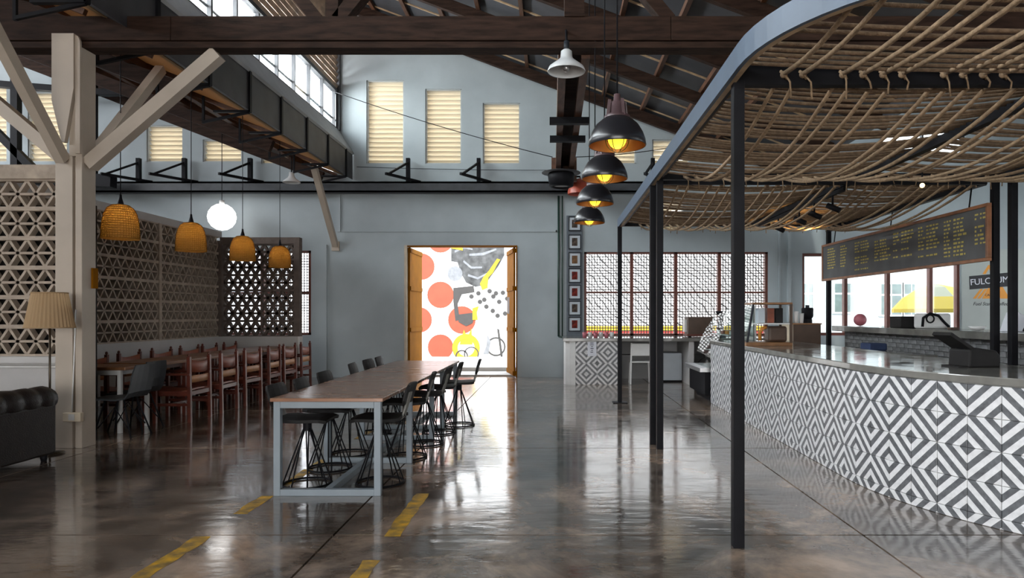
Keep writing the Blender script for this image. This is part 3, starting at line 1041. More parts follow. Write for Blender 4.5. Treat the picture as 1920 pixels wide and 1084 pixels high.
MB().bar((-0.12, 0.02, 2.95), (-1.40, 0.02, 4.02), 0.12, 0.12, (0, 1, 0)).build('brace', 'column', co)
bx = thing('socket_box', 'cream electrical socket box low on the column', 'socket', (-4.82, 6.87, 0.32))
MB().box(-0.09, 0.09, -0.03, 0.02, -0.045, 0.045).build('housing', 'cream', bx, bevel=0.006)
MB().box(-0.03, 0.03, -0.034, -0.028, -0.03, 0.03).build('face_plate', 'low_wall', bx)
MB().tube([(-0.02, 0.005, 0.04), (0.0, 0.002, 0.48), (0.02, 0.005, 1.08)], 0.006, 6).build('cord', 'white', bx)
tag(MB().box(-4.745, -4.725, 7.02, 7.10, 1.62, 1.83).build('wall_plaque', 'yellow_door'), 'narrow ochre plaque on the side of the column', 'plaque')

tr = thing('roof_truss', 'dark weathered timber truss crossing the hall above the column', 'truss', (0, 7.0, 0), kind='structure')
for k, (a, b) in enumerate(((-14.2, -3.86), (-3.86, 1.2), (1.2, 5.2))):
    MB().box(a, b - 0.004, -0.10, 0.0, 4.125, 4.37).build('beam', 'timber', tr, bevel=0.006)
MB().box(-14.2, 5.2, -0.09, 0.10, 4.052, 4.115).build('lower_beam', 'timber', tr)
MB().bar((-14.2, 0.06, ztop(-14.2) - 0.25), (-4.9, 0.06, ztop(-4.9) - 0.25), 0.14, 0.24).build('top_chord', 'timber', tr)
MB().bar((-4.5, 0.06, roof_z(-4.5) - 0.25), (5.1, 0.06, roof_z(5.1) - 0.25), 0.14, 0.24).build('top_chord', 'timber', tr)
for p0, p1 in (((-2.2, 4.36), (-1.1, 5.7)), ((-2.4, 4.36), (-3.4, 5.6)), ((-2.25, 4.36), (-2.25, 7.1)), ((1.2, 4.36), (-0.6, 6.5)), ((-8.5, 4.36), (-7.0, 5.2))):
    MB().bar((p0[0], 0.03, p0[1]), (p1[0], 0.03, p1[1]), 0.13, 0.15, (0, 1, 0)).build('web_member', 'timber', tr)
MB().box(0.12, 0.32, -0.12, 0.10, 4.36, 6.35).build('king_post', 'timber', tr)
MB().tube([(0.16, -0.15, 4.62), (0.16, -0.15, 4.74)], 0.04, 10).build('insulator', 'white_gloss', tr)

tie = thing('twin_joist', 'pair of red brown joists running from the truss to the back wall', 'joist', kind='structure')
MB().box(0.06, 0.15, 7.12, 13.2, 4.02, 4.30).build('joist', 'timber_warm', tie)
MB().box(0.30, 0.39, 7.12, 13.2, 4.02, 4.30).build('joist', 'timber_warm', tie)
MB().box(0.12, 0.34, 7.12, 13.2, 4.18, 4.28).build('packing', 'timber', tie)
for y in (9.25, 10.2):
    MB().box(-0.04, 0.49, y - 0.05, y + 0.05, 3.93, 4.015).build('cleat', 'black', tie)
MB().box(-0.02, 0.46, 13.0, 13.15, 3.9, 4.34).build('end_plate', 'timber_warm', tie)
MB().box(0.05, 0.4, 13.15, D, 4.05, 4.28).build('joist_end', 'timber_warm', tie)
hf = thing('hanging_fixture', 'round black lamp fixture hanging under the joist end', 'lamp', (0.16, 12.6, 3.70))
MB().lathe([(0.001, 0.26), (0.23, 0.26), (0.25, 0.22), (0.22, 0.02), (0.17, 0.0), (0.15, 0.03)], 24).build('housing', 'black', hf)
MB().lathe([(0.001, 0.03), (0.15, 0.03)], 24).build('lens', 'white_gloss', hf)
MB().lathe([(0.001, 0.285), (0.36, 0.27), (0.36, 0.26), (0.001, 0.26)], 24).build('cover_plate', 'gutter', hf)
MB().tube([(0, 0, 0.28), (0, 0, 0.45)], 0.03, 8).build('stem', 'black', hf)
rd = thing('red_dome', 'dull red dome behind the black pendant lamps near the wall beam', 'dome', (0.56, 13.9, 3.80))
MB().lathe([(0.25, 0.0), (0.25, 0.06), (0.2, 0.2), (0.1, 0.3), (0.001, 0.33)], 24).build('shell', 'red_dome', rd)
MB().tube([(0, 0, 0.31), (0, 0, 0.36), (-0.155, 0, 0.36)], 0.02, 8).build('hanger', 'black', rd)


def sag(p0, p1, s, n=14):
    p0, p1 = Vector(p0), Vector(p1)
    return [p0.lerp(p1, i / n) - Vector((0, 0, 4 * s * (i / n) * (1 - i / n))) for i in range(n + 1)]


tag(MB().tube(sag((-4.58, 14.2, 6.0), (0.0, 13.0, 4.35), 0.06), 0.008, 5).build('steel_wire', 'black'), 'thin wire sloping down across the tall louvers to the joist', 'wire')
tag(MB().tube(sag((0.40, 13.0, 4.35), (3.0, 14.5, 5.0), 0.06), 0.008, 5).build('steel_wire', 'black'), 'thin wire rising from the joist end to the canopy side', 'wire')
tag(MB().tube(sag((-4.2, 14.645, 4.52), (0.0, 14.645, 4.45), 0.02), 0.006, 5).build('steel_wire', 'black'), 'thin level wire above the wall beam', 'wire')

# wall beam with brackets
wbm = thing('wall_beam', 'dark slate steel beam along the back wall above the doorway', 'beam', kind='structure')
MB().box(-14.2, 1.95, D - 0.30, D - 0.10, 3.93, 3.97).box(-14.2, 1.95, D - 0.30, D - 0.10, 4.12, 4.16).box(-14.2, 1.95, D - 0.22, D - 0.18, 3.97, 4.12).box(-14.2, 1.95, D - 0.30, D - 0.285, 3.93, 4.16).build('beam', 'beam_steel', wbm)
for k in range(9):
    MB().box(-13.0 + 1.8 * k, -12.9 + 1.8 * k, D - 0.12, D, 3.95, 4.14).build('wall_bracket', 'beam_steel', wbm)
for px, lab in ((268, 'first from the column'), (353, 'below the gap between the louvers'), (475, 'beside the low louver'), (768, 'between the two tall louvers'), (899, 'below the third tall louver'), (1222, 'at the edge of the rope canopy')):
    x = (px - 1036) / 87.1
    t = thing('triangle_bracket', 'black triangular bracket on the wall beam, ' + lab, 'bracket', (x, D - 0.16, 4.16), 0, 'triangular brackets on the wall beam')
    MB().box(-0.04, 0.04, -0.04, 0.05, 0, 0.52).build('post', 'black', t)
    MB().bar((0.0, -0.02, 0.42), (-0.26, -0.72, 0.03), 0.04, 0.04).build('strut', 'black', t)
    MB().bar((0.24, 0.08, 0.03), (-0.28, -0.80, 0.03), 0.05, 0.05).build('arm', 'black', t)
tr2 = thing('far_truss', 'black bowed truss near the back wall of the dining bay', 'truss', (0, 14.0, 0), kind='structure')
MB().bar((-14.2, 0, 6.3), (-9.2, 0, 5.9), 0.12, 0.16, (0, 1, 0)).bar((-9.2, 0, 5.9), (-7.4, 0, 5.95), 0.12, 0.16, (0, 1, 0)).build('lower_chord', 'black', tr2)
MB().bar((-9.4, 0, 4.2), (-9.4, 0, 6.2), 0.10, 0.10).build('upright', 'black', tr2)
MB().bar((-11.0, 0, 6.3), (-11.0, 0, 4.2), 0.14, 0.14).build('upright', 'black', tr2)
MB().bar((-12.5, 0, 6.2), (-10.4, 0, 4.1), 0.14, 0.14, (0, 1, 0)).build('diagonal', 'black', tr2)
MB().bar((-14.2, 0, 4.35), (-9.0, 0, 4.08), 0.25, 0.22, (0, 1, 0)).build('tie', 'black', tr2)

br = thing('wall_brace', 'slim beige brace rising from the back wall to the gutter', 'brace', kind='structure')
MB().bar((-4.66, D - 0.05, 2.83), (-4.66, 13.35, 4.22), 0.11, 0.11).build('shaft', 'column', br)
MB().box(-4.74, -4.58, D - 0.06, D, 2.72, 2.92).build('foot', 'column', br)

# small white industrial lamp under the gutter
sl = thing('enamel_lamp', 'small white enamel lamp tucked under the gutter end', 'lamp', (-4.75 - 0.45, 13.6, 3.98))
MB().lathe([(0.17, 0.0), (0.165, 0.02), (0.08, 0.09), (0.05, 0.14), (0.05, 0.2), (0.001, 0.2)], 20).build('lamp_shade', 'white_gloss', sl)
MB().tube([(0, 0, 0.2), (0, 0, 0.62)], 0.012, 6).build('stem', 'black', sl)

# globe lamp
gl = thing('globe_lamp', 'glowing round white globe lamp above the breeze block screen', 'lamp', (-6.78, 14.0, 3.35))
MB().ball((0, 0, 0), 0.275, 28).build('globe', 'globe', gl)
MB().tube([(0, 0, 0.27), (0, 0, 0.34)], 0.05, 12).build('cap', 'white', gl)
MB().tube([(0, 0, 0.3), (0, 0, ztop(-6.78) - 3.36)], 0.007, 6).build('cable', 'black', gl)

# pictures and conduits
ps = MB().box(0.30, 0.645, D - 0.03, D, 0.90, 3.48).build('picture_board', 'strip')
tag(ps, 'tall slate strip board that carries the column of framed pictures', 'board')
pic = [(420, 'photo_dark', 'dark', 'topmost, behind the lowest pendant lamp'), (454, 'photo_dark', 'dark', 'second from the top'), (487, 'photo_tan', 'tan', 'third from the top'), (517, 'photo_red', 'red and black', 'fourth from the top'),
       (548, 'photo_red', 'dark red', 'fifth from the top'), (578, 'photo_dark', 'dark', 'second from the bottom'), (608, 'photo_red', 'red', 'lowest, above the wall counter')]
for py, mt, cw, lab in pic:
    z = 1.35 - (py - 590) / 87.1
    t = thing('framed_picture', 'small framed %s picture in pale mount, %s' % (cw, lab), 'picture', (0.475, D - 0.03, z), 0, 'framed pictures on the slate strip')
    MB().box(-0.135, 0.135, -0.025, 0, 0.135, 0.16).box(-0.135, 0.135, -0.025, 0, -0.16, -0.135).box(-0.135, -0.115, -0.025, 0, -0.135, 0.135).box(0.115, 0.135, -0.025, 0, -0.135, 0.135).build('frame', 'frame_dark', t)
    MB().box(-0.115, 0.115, -0.012, 0, -0.135, 0.135).build('mount', 'mat_white', t)
    MB().box(-0.06, 0.06, -0.015, 0, -0.085, 0.085).build('print', mt, t)
tag(MB().tube([(0.13, D - 0.03, 0.88), (0.13, D - 0.03, 3.9)], 0.022, 8).tube([(0.13, D - 0.03, 0.88), (0.32, D - 0.03, 0.84)], 0.02, 8).build('conduit_pipe', 'conduit'), 'dark green conduit pipe upright beside the picture strip', 'pipe')
tag(MB().tube([(0.21, D - 0.03, 0.9), (0.21, D - 0.03, 3.9)], 0.014, 8).build('conduit_pipe', 'conduit'), 'thinner conduit pipe between the green one and the pictures', 'pipe')

# ------------------------------------------------------------------ the tiled counters
TP = 0.208


def tile_mesh(corner, z0, z1, ws=TP - 0.003):
    """corner: which corner is the white centre (0/1, 0/1); tile plane XZ, faces -Y, lower-left at origin"""
    b = MB()
    g = 0.0015
    c = 0.003
    zz0, zz1 = z0 + g, z1 - g
    xa, xb = g, TP - g
    vs = [(xa, 0, zz0), (xb, 0, zz0), (xb, 0, zz1), (xa, 0, zz1),
          (xa, -0.009, zz0), (xb, -0.009, zz0), (xb, -0.009, zz1), (xa, -0.009, zz1),
          (xa + c, -0.012, zz0 + c), (xb - c, -0.012, zz0 + c), (xb - c, -0.012, zz1 - c), (xa + c, -0.012, zz1 - c)]
    fs = [(8, 9, 10, 11)]
    for i in range(4):
        j = (i + 1) % 4
        fs.append((i, j, 4 + j, 4 + i))
        fs.append((4 + i, 4 + j, 8 + j, 8 + i))
    b.add(vs, fs)
    me = b.mesh('tile', 'tile')
    uv = me.uv_layers.new(name='UVMap')
    for lp in me.loops:
        x, y, z = me.vertices[lp.vertex_index].co
        u, v = x / TP, z / TP
        if corner[0]:
            u = 1 - u
        if corner[1]:
            v = 1 - v
        uv.data[lp.index].uv = (u, v)
    return me


TM = {}
for cx in (0, 1):
    for cz in (0, 1):
        TM[cx, cz] = tile_mesh((cx, cz), 0, TP)
        TM[cx, cz, 'b'] = tile_mesh((cx, cz), TP - 0.067, TP)


def white_corner(i, j):
    if i % 2 and j % 2 == 0:
        return (1, 1)
    if i % 2 == 0 and j % 2 == 0:
        return (0, 1)
    if i % 2 and j % 2:
        return (1, 0)
    return (0, 0)


CX, CY, CR = 4.85, 5.6, 2.42


def cpath(s):
    L0 = 10.47 - CY
    if s <= L0:
        return Vector((CX - CR, 10.47 - s, 0)), Vector((0, -1, 0))
    th = (s - L0) / CR
    return Vector((CX - CR * math.cos(th), CY - CR * math.sin(th), 0)), Vector((math.sin(th), -math.cos(th), 0))


SMAX = 4.87 + CR * R(104)


def ribbon(off0, off1, z0, z1, s0=0.0, s1=SMAX, n=60):
    """solid that follows the counter path between two inward offsets"""
    b = MB()
    vs = []
    for i in range(n + 1):
        s = s0 + (s1 - s0) * i / n
        p, t = cpath(s)
        nrm = Vector((-t.y, t.x, 0))   # points into the counter
        for off, z in ((off0, z0), (off0, z1), (off1, z1), (off1, z0)):
            q = p + nrm * off
            vs.append((q.x, q.y, z))
    fs = []
    for i in range(n):
        a, c = 4 * i, 4 * i + 4
        for k in range(4):
            fs.append((a + k, a + (k + 1) % 4, c + (k + 1) % 4, c + k))
    fs.append((0, 3, 2, 1))
    fs.append((4 * n, 4 * n + 1, 4 * n + 2, 4 * n + 3))
    return b.add(vs, fs)


ct = thing('tiled_counter', 'long service counter clad in black and white diamond tiles', 'counter')
ribbon(0.012, 0.6, 0, 0.905).build('body', 'grout', ct)
ribbon(-0.025, 1.12, 0.905, 0.957).build('countertop', 'concrete_top', ct, bevel=0.006)
S0 = 0.025
nt_ = int((SMAX - S0) / TP)
for i in range(-1, nt_):
    sa = S0 + TP * i
    if sa < -0.001:
        continue
    p0, _ = cpath(sa)
    p1, _ = cpath(sa + TP)
    dv = p1 - p0
    rz = math.atan2(dv.y, dv.x)
    for j in range(-1, 4):
        key = white_corner(i, j)
        if j == -1:
            inst('tile', TM[key[0], key[1], 'b'], ct, (p0.x, p0.y, 0.067 - TP), rz)
        else:
            inst('tile', TM[key], ct, (p0.x, p0.y, 0.067 + TP * j), rz)

# wall counter below the meshed window
wc = thing('wall_counter', 'concrete counter under the meshed window with diamond tiled end', 'counter', (0, 13.1, 0))
MB().box(0.44, 1.27, 0.012, 0.2, 0, 0.835).box(0.44, 0.6, 0.2, 1.58, 0, 0.835).build('tiled_end', 'grout', wc)
MB().prism([(0.24, 1.58), (0.22, 0.25), (0.25, 0.10), (0.33, 0.02), (0.44, 0.0), (0.44, 1.58)], 'z', 0, 0.835).build('rounded_end', 'white', wc)
MB().box(0.20, 4.6, -0.03, 1.58, 0.835, 0.90).build('countertop', 'concrete_top', wc, bevel=0.006)
for x in (2.62, 3.5):
    MB().box(x, x + 0.10, 0.02, 1.5, 0, 0.835).build('support_wall', 'low_wall', wc)
MB().box(1.27, 4.6, 1.3, 1.55, 0, 0.5).build('back_panel', 'wall_grey', wc)
MB().box(1.27, 4.6, 1.28, 1.3, 0.52, 0.83).build('upper_panel', 'wall_grey', wc)
for i in range(4):
    for j in range(4):
        inst('tile', TM[white_corner(i + 1, j)], wc, (0.442 + TP * 0.995 * i, 0.012, TP * j))
tag(MB().box(-0.085, 0.085, -0.004, 0.0, -0.15, 0.15).build('paper_sign', 'paper', None, loc=(0.757, 13.088, 0.705)), 'white paper sign hanging on the tiled counter end', 'sign')
sg = bpy.data.objects['paper_sign']
lin = MB()
for k, (a, b) in enumerate(((-0.035, 0.03), (-0.04, 0.035), (-0.02, 0.02), (-0.03, 0.03), (-0.015, 0.015), (-0.03, 0.02))):
    z = 0.10 - 0.035 * k
    lin.box(a, b, -0.006, -0.004, z - 0.006, z + 0.006)
lin.build('print_lines', 'frame_dark', sg)
for k in range(6):
    t = MB().lathe([(0.001, 0), (0.035, 0), (0.045, 0.11), (0.04, 0.11), (0.032, 0.01), (0.001, 0.01)], 12).build('paper_cup', 'white' if k % 2 else 'pink', None, loc=(0.62 + 0.105 * k, 13.2 + 0.03 * (k % 2), 0.90))
    tag(t, '%s cup, %s from the picture strip on the wall counter' % ('white paper' if k % 2 else 'pinkish', ORD[k]), 'cup', 'cups on the wall counter end')
wcx = thing('white_chair', 'white chair tucked under the wall counter', 'chair', (1.72, 13.35, 0))
for sx in (-0.2, 0.2):
    MB().bar((sx, 0.2, 0), (sx * 0.9, 0.18, 0.43), 0.03, 0.03).build('leg', 'white', wcx)
    MB().bar((sx * 1.1, -0.2, 0), (sx * 0.95, -0.12, 0.8), 0.03, 0.035).build('leg', 'white', wcx)
MB().box(-0.21, 0.21, -0.2, 0.2, 0.42, 0.45).build('seat', 'white', wcx, bevel=0.008)
MB().box(-0.19, 0.19, -0.145, -0.12, 0.55, 0.79).build('backrest', 'white', wcx, bevel=0.008)
rb = thing('roaster_box', 'dark brown machine box on the wall counter by the meshed window', 'machine', (3.0, 13.9, 0.90))
MB().box(-0.28, 0.22, -0.2, 0.2, 0.05, 0.40).build('housing', 'box_brown', rb, bevel=0.01)
MB().box(-0.30, 0.26, -0.22, 0.22, 0.02, 0.06).build('tray', 'redwood', rb)
MB().box(-0.33, -0.285, -0.1, 0.1, 0.1, 0.35).build('side_panel', 'steel', rb)
for sx in (-0.24, 0.2):
    MB().box(sx - 0.03, sx + 0.03, -0.18, -0.12, 0, 0.03).build('foot', 'black', rb)
gd = thing('coffee_grinder', 'coffee grinder with black cone hopper on the wall counter', 'grinder', (3.28, 13.3, 0.90))
MB().box(-0.07, 0.07, -0.08, 0.08, 0, 0.06).box(-0.055, 0.055, -0.02, 0.08, 0.06, 0.30).build('body', 'frame_dark', gd, bevel=0.006)
MB().lathe([(0.02, 0.29), (0.10, 0.50), (0.10, 0.52), (0.001, 0.52)], 16).build('hopper', 'black', gd)
MB().box(-0.025, 0.025, -0.07, -0.02, 0.18, 0.22).build('spout', 'steel', gd)
el = thing('equipment_cabinet', 'pale grey equipment cabinet standing under the wall counter', 'cabinet', (2.38, 13.9, 0))
MB().box(-0.24, 0.22, -0.2, 0.3, 0.03, 0.58).build('body', 'mat_white', el, bevel=0.01)
MB().box(-0.22, 0.20, -0.215, -0.2, 0.05, 0.56).build('door', 'mat_white', el)
MB().box(-0.24, 0.22, -0.2, 0.3, 0, 0.03).build('plinth', 'black', el)
tag(MB().tube([(3.0, 13.6, 0.8), (3.02, 13.55, 0.5), (2.92, 13.5, 0.45), (2.85, 13.5, 0.36), (3.0, 13.5, 0.3), (3.15, 13.5, 0.12), (3.05, 13.4, 0.02), (3.25, 13.35, 0.02)], 0.014, 6).build('power_cable', 'black'), 'tangled black cables hanging under the wall counter', 'cable')

# display fridge at the counter's end
df = thing('display_case', 'curved glass pastry display case at the far counter end', 'display case', (0, 10.55, 0))
MB().box(2.36, 3.15, 0.02, 1.2, 0.10, 0.46).box(2.45, 3.1, 0.1, 1.1, 0.0, 0.10).build('base', 'black', df)
MB().box(2.28, 3.15, 0.0, 1.22, 0.46, 0.52).build('ledge', 'steel', df)
prof = [(2.42, 0.52), (2.48, 0.72), (2.56, 0.95), (2.66, 1.15), (2.80, 1.32), (2.98, 1.43), (3.12, 1.46)]
gm = MB()
for (a, za), (b, zb) in zip(prof[:-1], prof[1:]):
    gm.add([(a, 0.02, za), (b, 0.02, zb), (b, 1.2, zb), (a, 1.2, za)], [(0, 1, 2, 3)], True)
gm.build('front_glass', 'case_glass', df)
MB().prism(prof + [(3.12, 0.52)], 'y', 0.0, 0.006).build('end_glass', 'case_glass', df)
MB().box(3.10, 3.15, 0.0, 1.22, 0.52, 1.48).build('back_panel', 'white', df)
for z in (0.75, 1.02):
    MB().box(2.62 + (z - 0.75) * 0.4, 3.1, 0.03, 1.19, z, z + 0.012).build('shelf', 'white_gloss', df)
for z, w0 in ((0.762, 2.7), (1.032, 2.8)):
    for k in range(4):
        MB().box(w0, w0 + 0.25, 0.10 + 0.27 * k, 0.28 + 0.27 * k, z, z + 0.06).build('cake_tray', ('white', 'bread', 'leather_red', 'white')[k], df, bevel=0.01)

# wooden pastry case on the counter
pc = thing('pastry_case', 'wooden framed pastry case standing on the tiled counter', 'pastry case', (2.72, 8.75, 0.957))
MB().box(-0.30, 0.28, -0.22, 0.22, 0, 0.045).build('base', 'wood_mid', pc, bevel=0.004)
MB().box(-0.22, 0.28, -0.22, 0.22, 0.52, 0.545).build('top', 'wood_mid', pc, bevel=0.004)
for y in (-0.205, 0.205):
    MB().bar((-0.285, y, 0.04), (-0.205, y, 0.525), 0.025, 0.025).build('post', 'frame_dark', pc)
    MB().bar((0.265, y, 0.04), (0.265, y, 0.525), 0.03, 0.03).build('post', 'box_brown', pc)
MB().box(-0.15, 0.26, -0.20, 0.20, 0.27, 0.285).build('shelf', 'white', pc)
MB().add([(-0.295, -0.2, 0.045), (-0.215, -0.2, 0.52), (-0.215, 0.2, 0.52), (-0.295, 0.2, 0.045)], [(0, 1, 2, 3)]).build('front_glass', 'case_glass', pc)
t = MB().box(-0.02, 0.22, -0.1, 0.1, 0.0, 0.20).build('bread_loaf', 'box_brown', None, bevel=0.03, loc=(2.76, 8.75, 1.003))
tag(t, 'dark brown loaf on the base of the pastry case', 'bread')
t = MB().tube([(-0.10, 0, 0.02), (-0.105, 0, 0.12), (-0.07, 0, 0.17), (-0.02, 0, 0.19)], 0.022, 8).build('bread_ring', 'bread', None, loc=(2.72, 8.62, 1.003))
tag(t, 'curved orange bread ring beside the dark loaf', 'bread')
for k, (x, mt, nm) in enumerate(((-0.06, 'mat_white', 'pale'), (0.06, 'leather_red', 'dark red'), (0.17, 'black_satin', 'black'))):
    t = MB().box(-0.045, 0.045, -0.06, 0.06, 0, 0.19).build('pastry_packet', mt, None, bevel=0.008, loc=(2.72 + x, 8.75, 1.2425))
    tag(t, 'upright %s packet on the upper shelf of the pastry case' % nm, 'packet', 'packets in the pastry case')

# cabinet with grinder behind the counter
cb = thing('brown_cabinet', 'dark brown cabinet behind the counter carrying a black grinder', 'cabinet', (3.81, 10.5, 0))
MB().box(-0.18, 0.24, -0.2, 0.3, 0, 1.20).build('body', 'box_brown', cb, bevel=0.006)
MB().box(-0.22, -0.18, -0.2, 0.3, 0, 1.20).build('side_panel', 'cream', cb)
MB().box(-0.23, 0.25, -0.21, 0.31, 1.20, 1.22).build('top', 'wood_mid', cb)
bg_ = thing('blender_jug', 'black blender with lid on the brown cabinet', 'blender', (3.92, 10.5, 1.22))
MB().cyl((0, 0, 0), 0.07, 0.06, 16).build('base', 'black', bg_)
MB().lathe([(0.06, 0.06), (0.085, 0.10), (0.09, 0.22), (0.075, 0.235), (0.001, 0.235)], 18).build('jug', 'black', bg_)
MB().cyl((0, 0, 0.235), 0.03, 0.04, 10).build('lid', 'frame_dark', bg_)
for k, (x, h) in enumerate(((3.64, 0.26), (3.72, 0.18), (3.80, 0.15))):
    t = MB().lathe([(0.001, 0), (0.028, 0), (0.036, h), (0.001, h)], 12).build('cup_stack', 'white', None, loc=(x, 10.42, 1.22))
    tag(t, ('tallest', 'middle height', 'shortest')[k] + ' white cup stack beside the black blender', 'cups', 'white cup stacks on the brown cabinet')

# till
po = thing('till', 'black point of sale terminal on the tiled counter', 'till', (3.12, 5.16, 0.957), R(8))
MB().prism([(-0.06, 0), (0.20, 0), (0.20, 0.09), (0.17, 0.125), (-0.01, 0.15), (-0.05, 0.13)], 'y', -0.11, 0.11).build('base', 'black_satin', po, bevel=0.012)
MB().box(-0.13, -0.05, -0.09, 0.09, 0, 0.012).build('tray', 'black_satin', po)
m = Matrix.Translation((-0.10, 0, 0.19)) @ Matrix.Rotation(R(32), 4, 'Y')
MB().obox(m, 0.115, 0.10, 0.014).build('screen', 'black_satin', po, bevel=0.004)
MB().bar((0.0, 0, 0.12), (-0.05, 0, 0.17), 0.06, 0.04).build('neck', 'black', po)

# rear coffee bar
rc = thing('coffee_bar', 'high grey brick coffee bar with concrete top behind the counter', 'counter', (0, 0, 0))
MB().box(4.86, 5.30, 4.5, 11.35, 0, 1.08).build('core', 'mortar', rc)
MB().box(4.66, 5.40, 4.45, 11.4, 1.08, 1.165).build('bar_top', 'concrete_top', rc, bevel=0.006)
bm = MB().box(-0.10, 0.10, -0.022, 0.0, 0.002, 0.058).mesh('brick', 'brick')
for j in range(9):
    z = 0.52 + 0.062 * j
    for k in range(33):
        y = 4.62 + 0.212 * k + (0.106 if j % 2 else 0)
        if y + 0.1 > 11.35:
            continue
        inst('brick', bm, rc, (4.86 - random.uniform(0, 0.006), y, z), R(-90))
st = thing('stone_block', 'pale stone clad block in front of the coffee bar', 'block', (4.35, 9.6, 0))
MB().box(-0.25, 0.30, -1.3, 0.35, 0, 0.82).build('core', 'mortar', st)
MB().box(-0.27, 0.32, -1.32, 0.37, 0.82, 0.86).build('top', 'concrete_top', st)
sm_ = MB().box(-0.13, 0.13, -0.02, 0, 0.002, 0.085).mesh('stone', 'brick')
for j in range(4):
    for k in range(2):
        inst('stone', sm_, st, (-0.11 + 0.27 * k, -1.30, 0.47 + 0.088 * j))
    for k in range(6):
        inst('stone', sm_, st, (-0.25, -1.16 + 0.272 * k, 0.47 + 0.088 * j), R(-90))

# things on the coffee bar
t = thing('steam_box', 'black square machine on the coffee bar', 'machine', (4.95, 9.55, 1.165))
MB().box(-0.16, 0.12, -0.15, 0.15, 0.0, 0.16).build('body', 'black_satin', t, bevel=0.01)
MB().box(0.12, 0.2, -0.08, 0.08, 0.0, 0.10).build('tank', 'frame_dark', t, bevel=0.005)
t = thing('press_machine', 'white and black lever coffee machine on the coffee bar', 'machine', (5.0, 9.1, 1.165))
MB().box(-0.12, 0.24, -0.14, 0.14, 0, 0.20).build('body', 'white', t, bevel=0.03)
MB().tube([(-0.15, -0.15, 0.025), (-0.14, -0.15, 0.14), (-0.05, -0.15, 0.20), (0.06, -0.15, 0.17), (0.14, -0.15, 0.08), (0.2, -0.15, 0.025)], 0.018, 8).build('lever_arm', 'black', t)
MB().tube([(-0.05 + 0.05 * math.cos(a * 0.524), -0.155, 0.13 + 0.05 * math.sin(a * 0.524)) for a in range(12)], 0.010, 6, closed=True).build('gauge_ring', 'black', t)
t = thing('soup_bowl', 'small pale bowl near the end of the coffee bar', 'bowl', (4.95, 7.95, 1.165))
MB().lathe([(0.001, 0), (0.06, 0.005), (0.10, 0.05), (0.095, 0.05), (0.055, 0.012), (0.001, 0.01)], 18).build('bowl_body', 'white', t)
MB().lathe([(0.001, 0.04), (0.09, 0.04)], 18).build('filling', 'bread', t)
t = MB().box(-0.05, 0.05, -0.04, 0.04, 0, 0.03).build('wallet', 'box_brown', None, bevel=0.006, loc=(4.9, 8.35, 1.165))
tag(t, 'small dark brown wallet on the coffee bar', 'wallet')
t = thing('cloth_stack', 'pale folded cloth leaning by a black stand on the coffee bar', 'cloth', (4.95, 7.35, 1.165))
MB().prism([(-0.08, 0), (0.12, 0), (0.09, 0.16), (0.0, 0.22), (-0.04, 0.12)], 'y', -0.1, 0.1).build('cloth', 'paper', t, bevel=0.015)
t = thing('easel_stand', 'black folding stand at the near end of the coffee bar', 'stand', (4.95, 6.95, 1.165))
MB().bar((-0.12, 0, 0.012), (0.0, 0, 0.25), 0.03, 0.1, (0, 1, 0)).build('leg', 'black', t)
MB().bar((0.14, 0, 0.012), (0.0, 0, 0.25), 0.03, 0.1, (0, 1, 0)).build('leg', 'black', t)
t = MB().ball((0, 0, 0.10), 0.10, 14, 1.0).build('pink_bag', 'pink', None, loc=(5.0, 11.1, 1.165))
tag(t, 'dusty pink bag at the far end of the coffee bar', 'bag')
t = MB().box(-0.12, 0.12, -0.15, 0.15, 0, 0.10).build('folded_apron', 'blue_cloth', None, bevel=0.02, loc=(4.42, 9.4, 0.86))
tag(t, 'dark blue folded apron on the stone block', 'apron')

# ------------------------------------------------------------------ menu board
mb = thing('menu_board', 'long chalkboard menu with yellow writing in orange brown frame', 'menu board', (4.42, 0, 0))
Y0, Y1, MZ0, MZ1 = 6.95, 11.15, 1.93, 2.45
MB().box(0, 0.02, Y0, Y1, MZ0, MZ1).build('slate', 'board', mb)
fr_ = 0.035
MB().box(-0.015, 0.03, Y0 - fr_, Y1 + fr_, MZ1, MZ1 + fr_).box(-0.015, 0.03, Y0 - fr_, Y1 + fr_, MZ0 - fr_, MZ0).box(-0.015, 0.03, Y0 - fr_, Y0, MZ0, MZ1).box(-0.015, 0.03, Y1, Y1 + fr_, MZ0, MZ1).build('frame', 'board_frame', mb, bevel=0.004)
rng = random.Random(3)
ch = MB()
cols = [(1552, 1570, 1576, 1588), (1603, 1612, 1614, 1630), (1640, 1647, 1650, 1667), (1675, 1684, 1690, 1713), (1722, 1732, 1737, 1760), (1770, 1783, 1788, 1811), (1828, 1836, 1838, 1846)]
for ci, (a, b, c, d) in enumerate(cols):
    n = rng.randint(8, 10)
    for r_ in range(n):
        z = MZ1 - 0.06 - r_ * 0.043
        if rng.random() < 0.12:
            continue
        for q0, q1 in ((a, b), (c, d)):
            ya, yb = 4.42 * 1280 / (q0 - 1036), 4.42 * 1280 / (q1 - 1036)
            L = (ya - yb) * rng.uniform(0.55, 1.0)
            y = ya
            while y > ya - L:
                wd = rng.uniform(0.02, 0.07)
                hh = rng.uniform(0.007, 0.012)
                ch.box(-0.0025, -0.0005, y - wd, y, z - hh, z + hh)
                y -= wd + 0.022
o = ch.build('chalk_writing', 'chalk', mb)
o['kind'] = 'stuff'
for y in (7.3, 9.0, 10.8):
    MB().tube([(0.03, y, MZ1), (0.06, y, 2.70)], 0.008, 6).build('hanger', 'black', mb)

